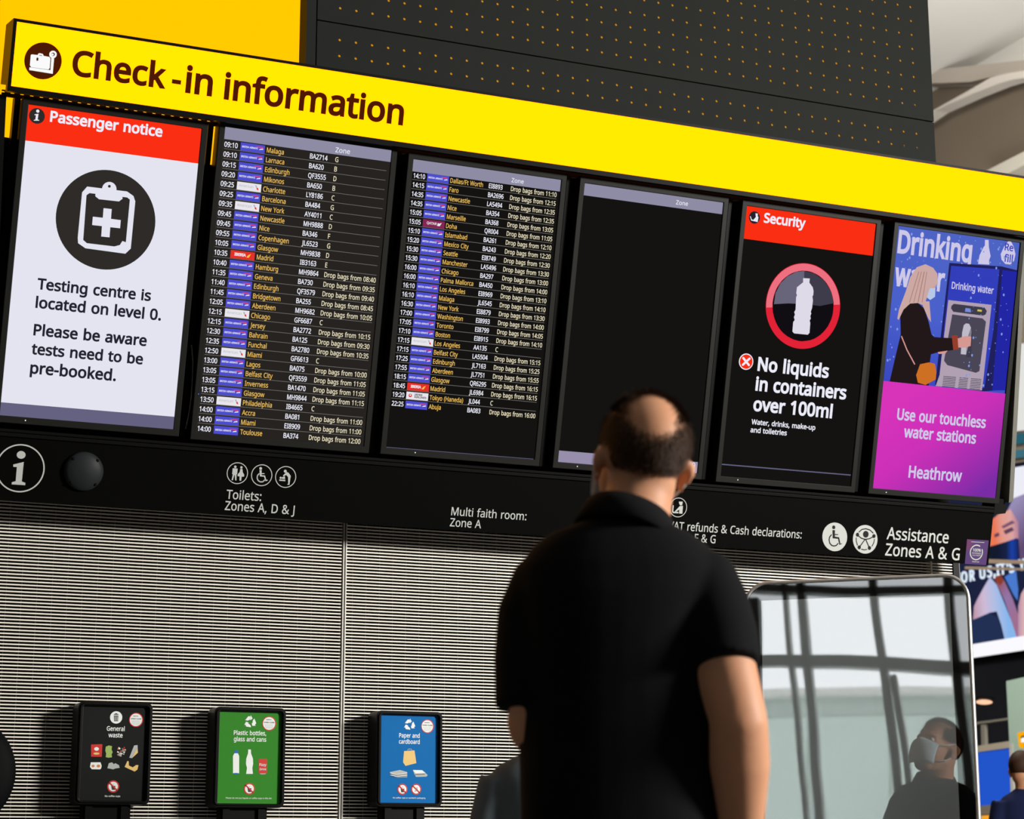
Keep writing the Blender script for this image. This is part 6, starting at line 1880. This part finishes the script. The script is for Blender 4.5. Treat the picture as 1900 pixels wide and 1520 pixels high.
def hair_cap(root, Mh, mat, front=0.02, low=-0.02):
    m = MB()
    nu, nv = 40, 24
    V, keep = {}, []
    def pt(i, k):
        a = -math.pi / 2 + math.pi * i / nv
        q = 2 * math.pi * k / nu
        return Vector((0.084 * math.cos(a) * math.cos(q), -0.012 + 0.106 * math.cos(a) * math.sin(q), 0.036 + 0.1 * math.sin(a)))
    idx, Vs, Fs = {}, [], []
    def gid(i, k):
        k %= nu
        if (i, k) not in idx:
            idx[(i, k)] = len(Vs)
            Vs.append(Mh @ pt(i, k))
        return idx[(i, k)]
    for i in range(nv):
        for k in range(nu):
            c = (pt(i, k) + pt(i + 1, k + 1)) / 2
            lim = low if c.y < 0.0 else low + 0.09 * min(1, (c.y) / 0.05)
            if c.z > lim and not (c.y > 0.055 and c.z < 0.06):
                Fs.append((gid(i, k), gid(i, k + 1), gid(i + 1, k + 1), gid(i + 1, k)))
    m.add(Vs, Fs, mat)
    o = m.build('hair', root, smooth=True)
    s_ = o.modifiers.new('thick', 'SOLIDIFY')
    s_.thickness, s_.offset = 0.012, -1
    return o


def default_pose(h, lat0=0.0):
    k = h / 1.76
    V = lambda x, y, z: (x * k, y * k, z * k)
    tor = [(1.50, 0, -.01, .06, .05), (1.47, 0, -.01, .1, .07), (1.44, 0, 0, .15, .095), (1.40, 0, 0, .185, .11), (1.3, 0, .005, .19, .12),
           (1.15, 0, .005, .175, .115), (1.02, 0, .005, .175, .118), (.9, 0, 0, .185, .122)]
    P = dict(head=V(0, .02, 1.62), head_rot=(0, 0, 0), neck=V(0, -.005, 1.49), neck_r=.056 * k, head_scale=k ** .5,
             torso=[(a * k, b * k, c * k, d * k, e * k) for a, b, c, d, e in tor], hips=(.175 * k, .12 * k), arm_r=.046 * k,
             arms=[[V(-.185, 0, 1.41), V(-.225, -.02, 1.12), V(-.225, .06, .88)], [V(.185, 0, 1.41), V(.225, -.02, 1.12), V(.225, .06, .88)]],
             legs=[[V(-.09, 0, .9), V(-.1, .02, .5), V(-.1, 0, .09)], [V(.09, 0, .9), V(.1, .02, .5), V(.1, 0, .09)]], voxel=0.011, smooth=4)
    P['sleeves'] = [([V(s * .165, 0, 1.40), V(s * .2, -.01, 1.28), V(s * .226, -.02, 1.12), V(s * .226, .05, .91)], [.07 * k, .063 * k, .058 * k, .045 * k]) for s in (-1, 1)]
    return P


# the man in black
YH = 3.55
lat0, _ = from_px(1150, 1300, YH)
Mm, bm = local_frame(lat0, YH)


def q(px, py, dy=0.0):
    la, z_ = from_px(px, py, YH + dy)
    return (la - lat0, dy, z_)


def ring_px(py, l, r, d, dy=0.0):
    a, b_ = q(l, py, dy), q(r, py, dy)
    return ((a[2]), (a[0] + b_[0]) / 2, dy, (b_[0] - a[0]) / 2, d)


torso = [ring_px(957, 1102, 1226, .06, -.01), ring_px(980, 1055, 1250, .075, -.01), ring_px(995, 1014, 1284, .092), ring_px(1020, 985, 1316, .105),
         ring_px(1055, 960, 1345, .118), ring_px(1110, 955, 1356, .13), ring_px(1180, 958, 1345, .135), ring_px(1300, 960, 1332, .135),
         ring_px(1420, 962, 1332, .132), ring_px(1530, 964, 1336, .13), ring_px(1640, 962, 1336, .13)]
PM = dict(head=q(1189, 858, 0.03), head_rot=(R(17), R(13), R(5)), neck=q(1172, 985, -0.01), neck_r=0.062, torso=torso,
          hips=(.182, .13), arm_r=0.054,
          arms=[[q(1030, 1110), q(992, 1338, -.03), (q(1010, 1330)[0], .22, q(1010, 1330)[2] - .03)],
                [q(1328, 1175, -.072), q(1369, 1340, -.11), (q(1372, 1560)[0], -.02, q(1374, 1600)[2])]],
          hand_dir=[Vector((.2, 1, -.1)), None],
          legs=[[(-.09, 0, .88), (-.1, .02, .49), (-.11, 0, .09)], [(.09, 0, .88), (.1, .02, .49), (.11, 0, .09)]],
          sleeves=[([q(1075, 1085), q(1040, 1072), q(1010, 1085), q(991, 1140), q(984, 1220, -.01), q(985, 1316, -.02)], [.04, .055, .062, .066, .065, .064]),
                   ([q(1245, 1085), q(1278, 1070), q(1303, 1082, -.02), q(1322, 1130, -.05), q(1338, 1185, -.08), q(1347, 1238, -.1)], [.04, .056, .065, .066, .064, .0605])],
          voxel=0.0065, smooth=9)
polo = surf('black polo fabric', (13, 13, 15), 0.9, 0, 0.12, bump=0.25, nscale=14)
man, MhM, GM, AX = person('person', 'balding man in a black polo shirt standing with his back turned, head tilted up', Mm, bm, PM,
                          dict(top=polo, trousers=surf('dark trousers', (26, 26, 30), 0.8), shoes=surf('black shoe', (20, 20, 20), 0.4)))
# polo collar: a folded band round the neck, higher on the left
m = MB()
cc0 = Vector(q(1166, 975, -.012))
V, Fc = [], []
n = 40
prof = [(0.064, 0.062, 0.004), (0.070, 0.068, 0.026), (0.077, 0.076, 0.026), (0.086, 0.086, 0.008), (0.098, 0.1, -0.022), (0.094, 0.094, -0.026), (0.076, 0.076, -0.008)]
for a, b_, h in prof:
    for k in range(n):
        t_ = 2 * math.pi * k / n
        x, y = a * math.cos(t_), b_ * math.sin(t_)
        V.append(GM(cc0 + Vector((x + 0.1 * h, y + 0.01, h - 0.27 * x - 0.10 * (y + 0.05) + 0.02 * (-y / 0.09)))))
for i in range(len(prof)):
    j = (i + 1) % len(prof)
    for k in range(n):
        k2 = (k + 1) % n
        Fc.append((i * n + k, i * n + k2, j * n + k2, j * n + k))
m.add(V, Fc, polo)
m.build('collar', man, smooth=True)
# mask with ear loops
mk = surf('pale blue face mask', (196, 214, 224), 0.8)
m = MB()
V, Fc = [], []
for i in range(9):
    for k in range(17):
        a = R(-68 + 136 * k / 16)
        zz = 0.0 - 0.105 * i / 8
        bulge = 1.0 - 0.28 * ((i - 3.5) / 4.5) ** 2
        V.append(MhM @ Vector((0.072 * math.sin(a) * (1 - 0.1 * i / 8), 0.052 + 0.074 * math.cos(a) * bulge, zz * (1.0 - 0.25 * abs(math.sin(a))) - 0.02 * abs(math.sin(a)))))
for i in range(8):
    for k in range(16):
        Fc.append((i * 17 + k, i * 17 + k + 1, (i + 1) * 17 + k + 1, (i + 1) * 17 + k))
m.add(V, Fc, mk)
o = m.build('face_mask', man, smooth=True)
sd = o.modifiers.new('thick', 'SOLIDIFY')
sd.thickness, sd.offset = 0.002, 1
for s_ in (-1, 1):
    m = MB()
    pts = [MhM @ Vector(p) for p in ((s_ * .069, .075, -.02), (s_ * .078, .03, .0), (s_ * .082, -.004, .02), (s_ * .0845, -.022, .005), (s_ * .083, -.02, -.03),
                                    (s_ * .074, .02, -.06), (s_ * .062, .07, -.085))]
    m.tube(pts, 0.0018, surf('white ear loop', (232, 232, 230), 0.7), 8)
    m.build('ear_loop', man, smooth=True)


# hair: short strands, thinning over the bald crown
def hair_density(p):
    """p on the unit skull in head axes"""
    x, y, z_ = p
    if y > 0.62 and z_ < 0.45:
        return 0.0
    if z_ < -0.62 or (y > -0.05 and z_ < -0.22 - 0.25 * max(0, -y)):
        return 0.0
    low = -0.56 if y < -0.35 else -0.15
    d_low = (z_ - low) / 0.14
    cx_, cy_, cz_ = -0.13, -0.70, 0.74
    L_ = math.sqrt(cx_ ** 2 + cy_ ** 2 + cz_ ** 2)
    dd = ((x - cx_ / L_) / 0.68) ** 2 + ((y - cy_ / L_) / 0.7) ** 2 + ((z_ - cz_ / L_) / 0.62) ** 2
    bald = min(1.0, max(0.0, (dd - 0.5) / 0.9))
    front = 0.35 if y > 0.25 and z_ > 0.4 else 1.0
    return max(0.0, min(1.0, d_low)) * bald * front


m = MB()
rnh = random.Random(11)
V, Fc = [], []
cnt = 0
while cnt < 12500:
    a = rnh.uniform(0, 2 * math.pi)
    z_ = rnh.uniform(-0.7, 1)
    w_ = math.sqrt(1 - z_ * z_)
    p = (w_ * math.cos(a), w_ * math.sin(a), z_)
    if rnh.random() > hair_density(p) ** 1.3:
        continue
    cnt += 1
    nrm = Vector((p[0] / 0.077, p[1] / 0.097, p[2] / 0.09)).normalized()
    root_p = Vector((p[0] * 0.0775, -0.012 + p[1] * 0.0975, 0.035 + p[2] * 0.0905))
    flow = Vector((p[0] * 0.3, -0.25, -1.0))
    if p[2] > 0.55:
        flow = Vector((p[0] * 0.6, -1.0, 0.1))
    flow = flow - nrm * flow.dot(nrm)
    if flow.length < 1e-3:
        continue
    flow = flow.normalized()
    flow = (flow + Vector((rnh.gauss(0, .22), rnh.gauss(0, .22), rnh.gauss(0, .22)))).normalized()
    ln = rnh.uniform(0.010, 0.017) * (1.25 if p[1] > 0.2 and p[2] > 0.3 else 1.0) * (0.55 if p[2] < -0.3 else 1.0)
    lift = rnh.uniform(0.25, 0.75)
    wv = flow.cross(nrm).normalized() * 0.00055
    p0 = root_p
    p1 = p0 + (flow * (1 - lift * .5) + nrm * lift) * ln * .55
    p2 = p1 + (flow + nrm * lift * .45) * ln * .5
    b0 = len(V)
    V += [p0 - wv, p0 + wv, p1 - wv * .9, p1 + wv * .9, p2]
    Fc += [(b0, b0 + 1, b0 + 3, b0 + 2), (b0 + 2, b0 + 3, b0 + 4)]
m.add([MhM @ v_ for v_ in V], Fc, hair_m)
m.build('hair', man)

# person in grey, mostly hidden behind the man
Pg = default_pose(1.42)
for i_, w_ in ((1, .115), (2, .165), (3, .178)):
    t_ = Pg['torso'][i_]
    Pg['torso'][i_] = (t_[0], t_[1], t_[2], w_ * .9, t_[4])
latg, _ = from_px(1022, 1430, 5.3)
Mg, bg_ = local_frame(latg, 5.3)
grey_top = surf('grey fabric top', (92, 100, 106), 0.9, 0, 0.15, bump=0.3, nscale=8)
pg_, Mhg, _, _ = person('person', 'person in a grey top, one shoulder showing past the hip of the man', Mg, bg_, Pg,
                        dict(top=grey_top, trousers=surf('dark trousers', (26, 26, 30), 0.8), shoes=surf('black shoe', (20, 20, 20), 0.4)))
hair_cap(pg_, Mhg, hair_m)

# distant person at the right edge
Pn = default_pose(1.6)
Pn['head_rot'] = (R(-6), R(-35), 0)
latn, _ = from_px(1899, 1470, 13.0)
Mn, bn = local_frame(latn, 13.0)
pn_, Mhn, _, _ = person('person', 'dark-haired person in a navy top at the bottom right edge by the green partition', Mn, bn, Pn,
                        dict(top=surf('navy fabric top', (24, 32, 66), 0.9, 0, 0.15), trousers=surf('dark trousers', (26, 26, 30), 0.8),
                             shoes=surf('black shoe', (20, 20, 20), 0.4)))
hair_cap(pn_, Mhn, hair_m)

for o in bpy.data.objects:
    if 'at' in o:
        del o['at']
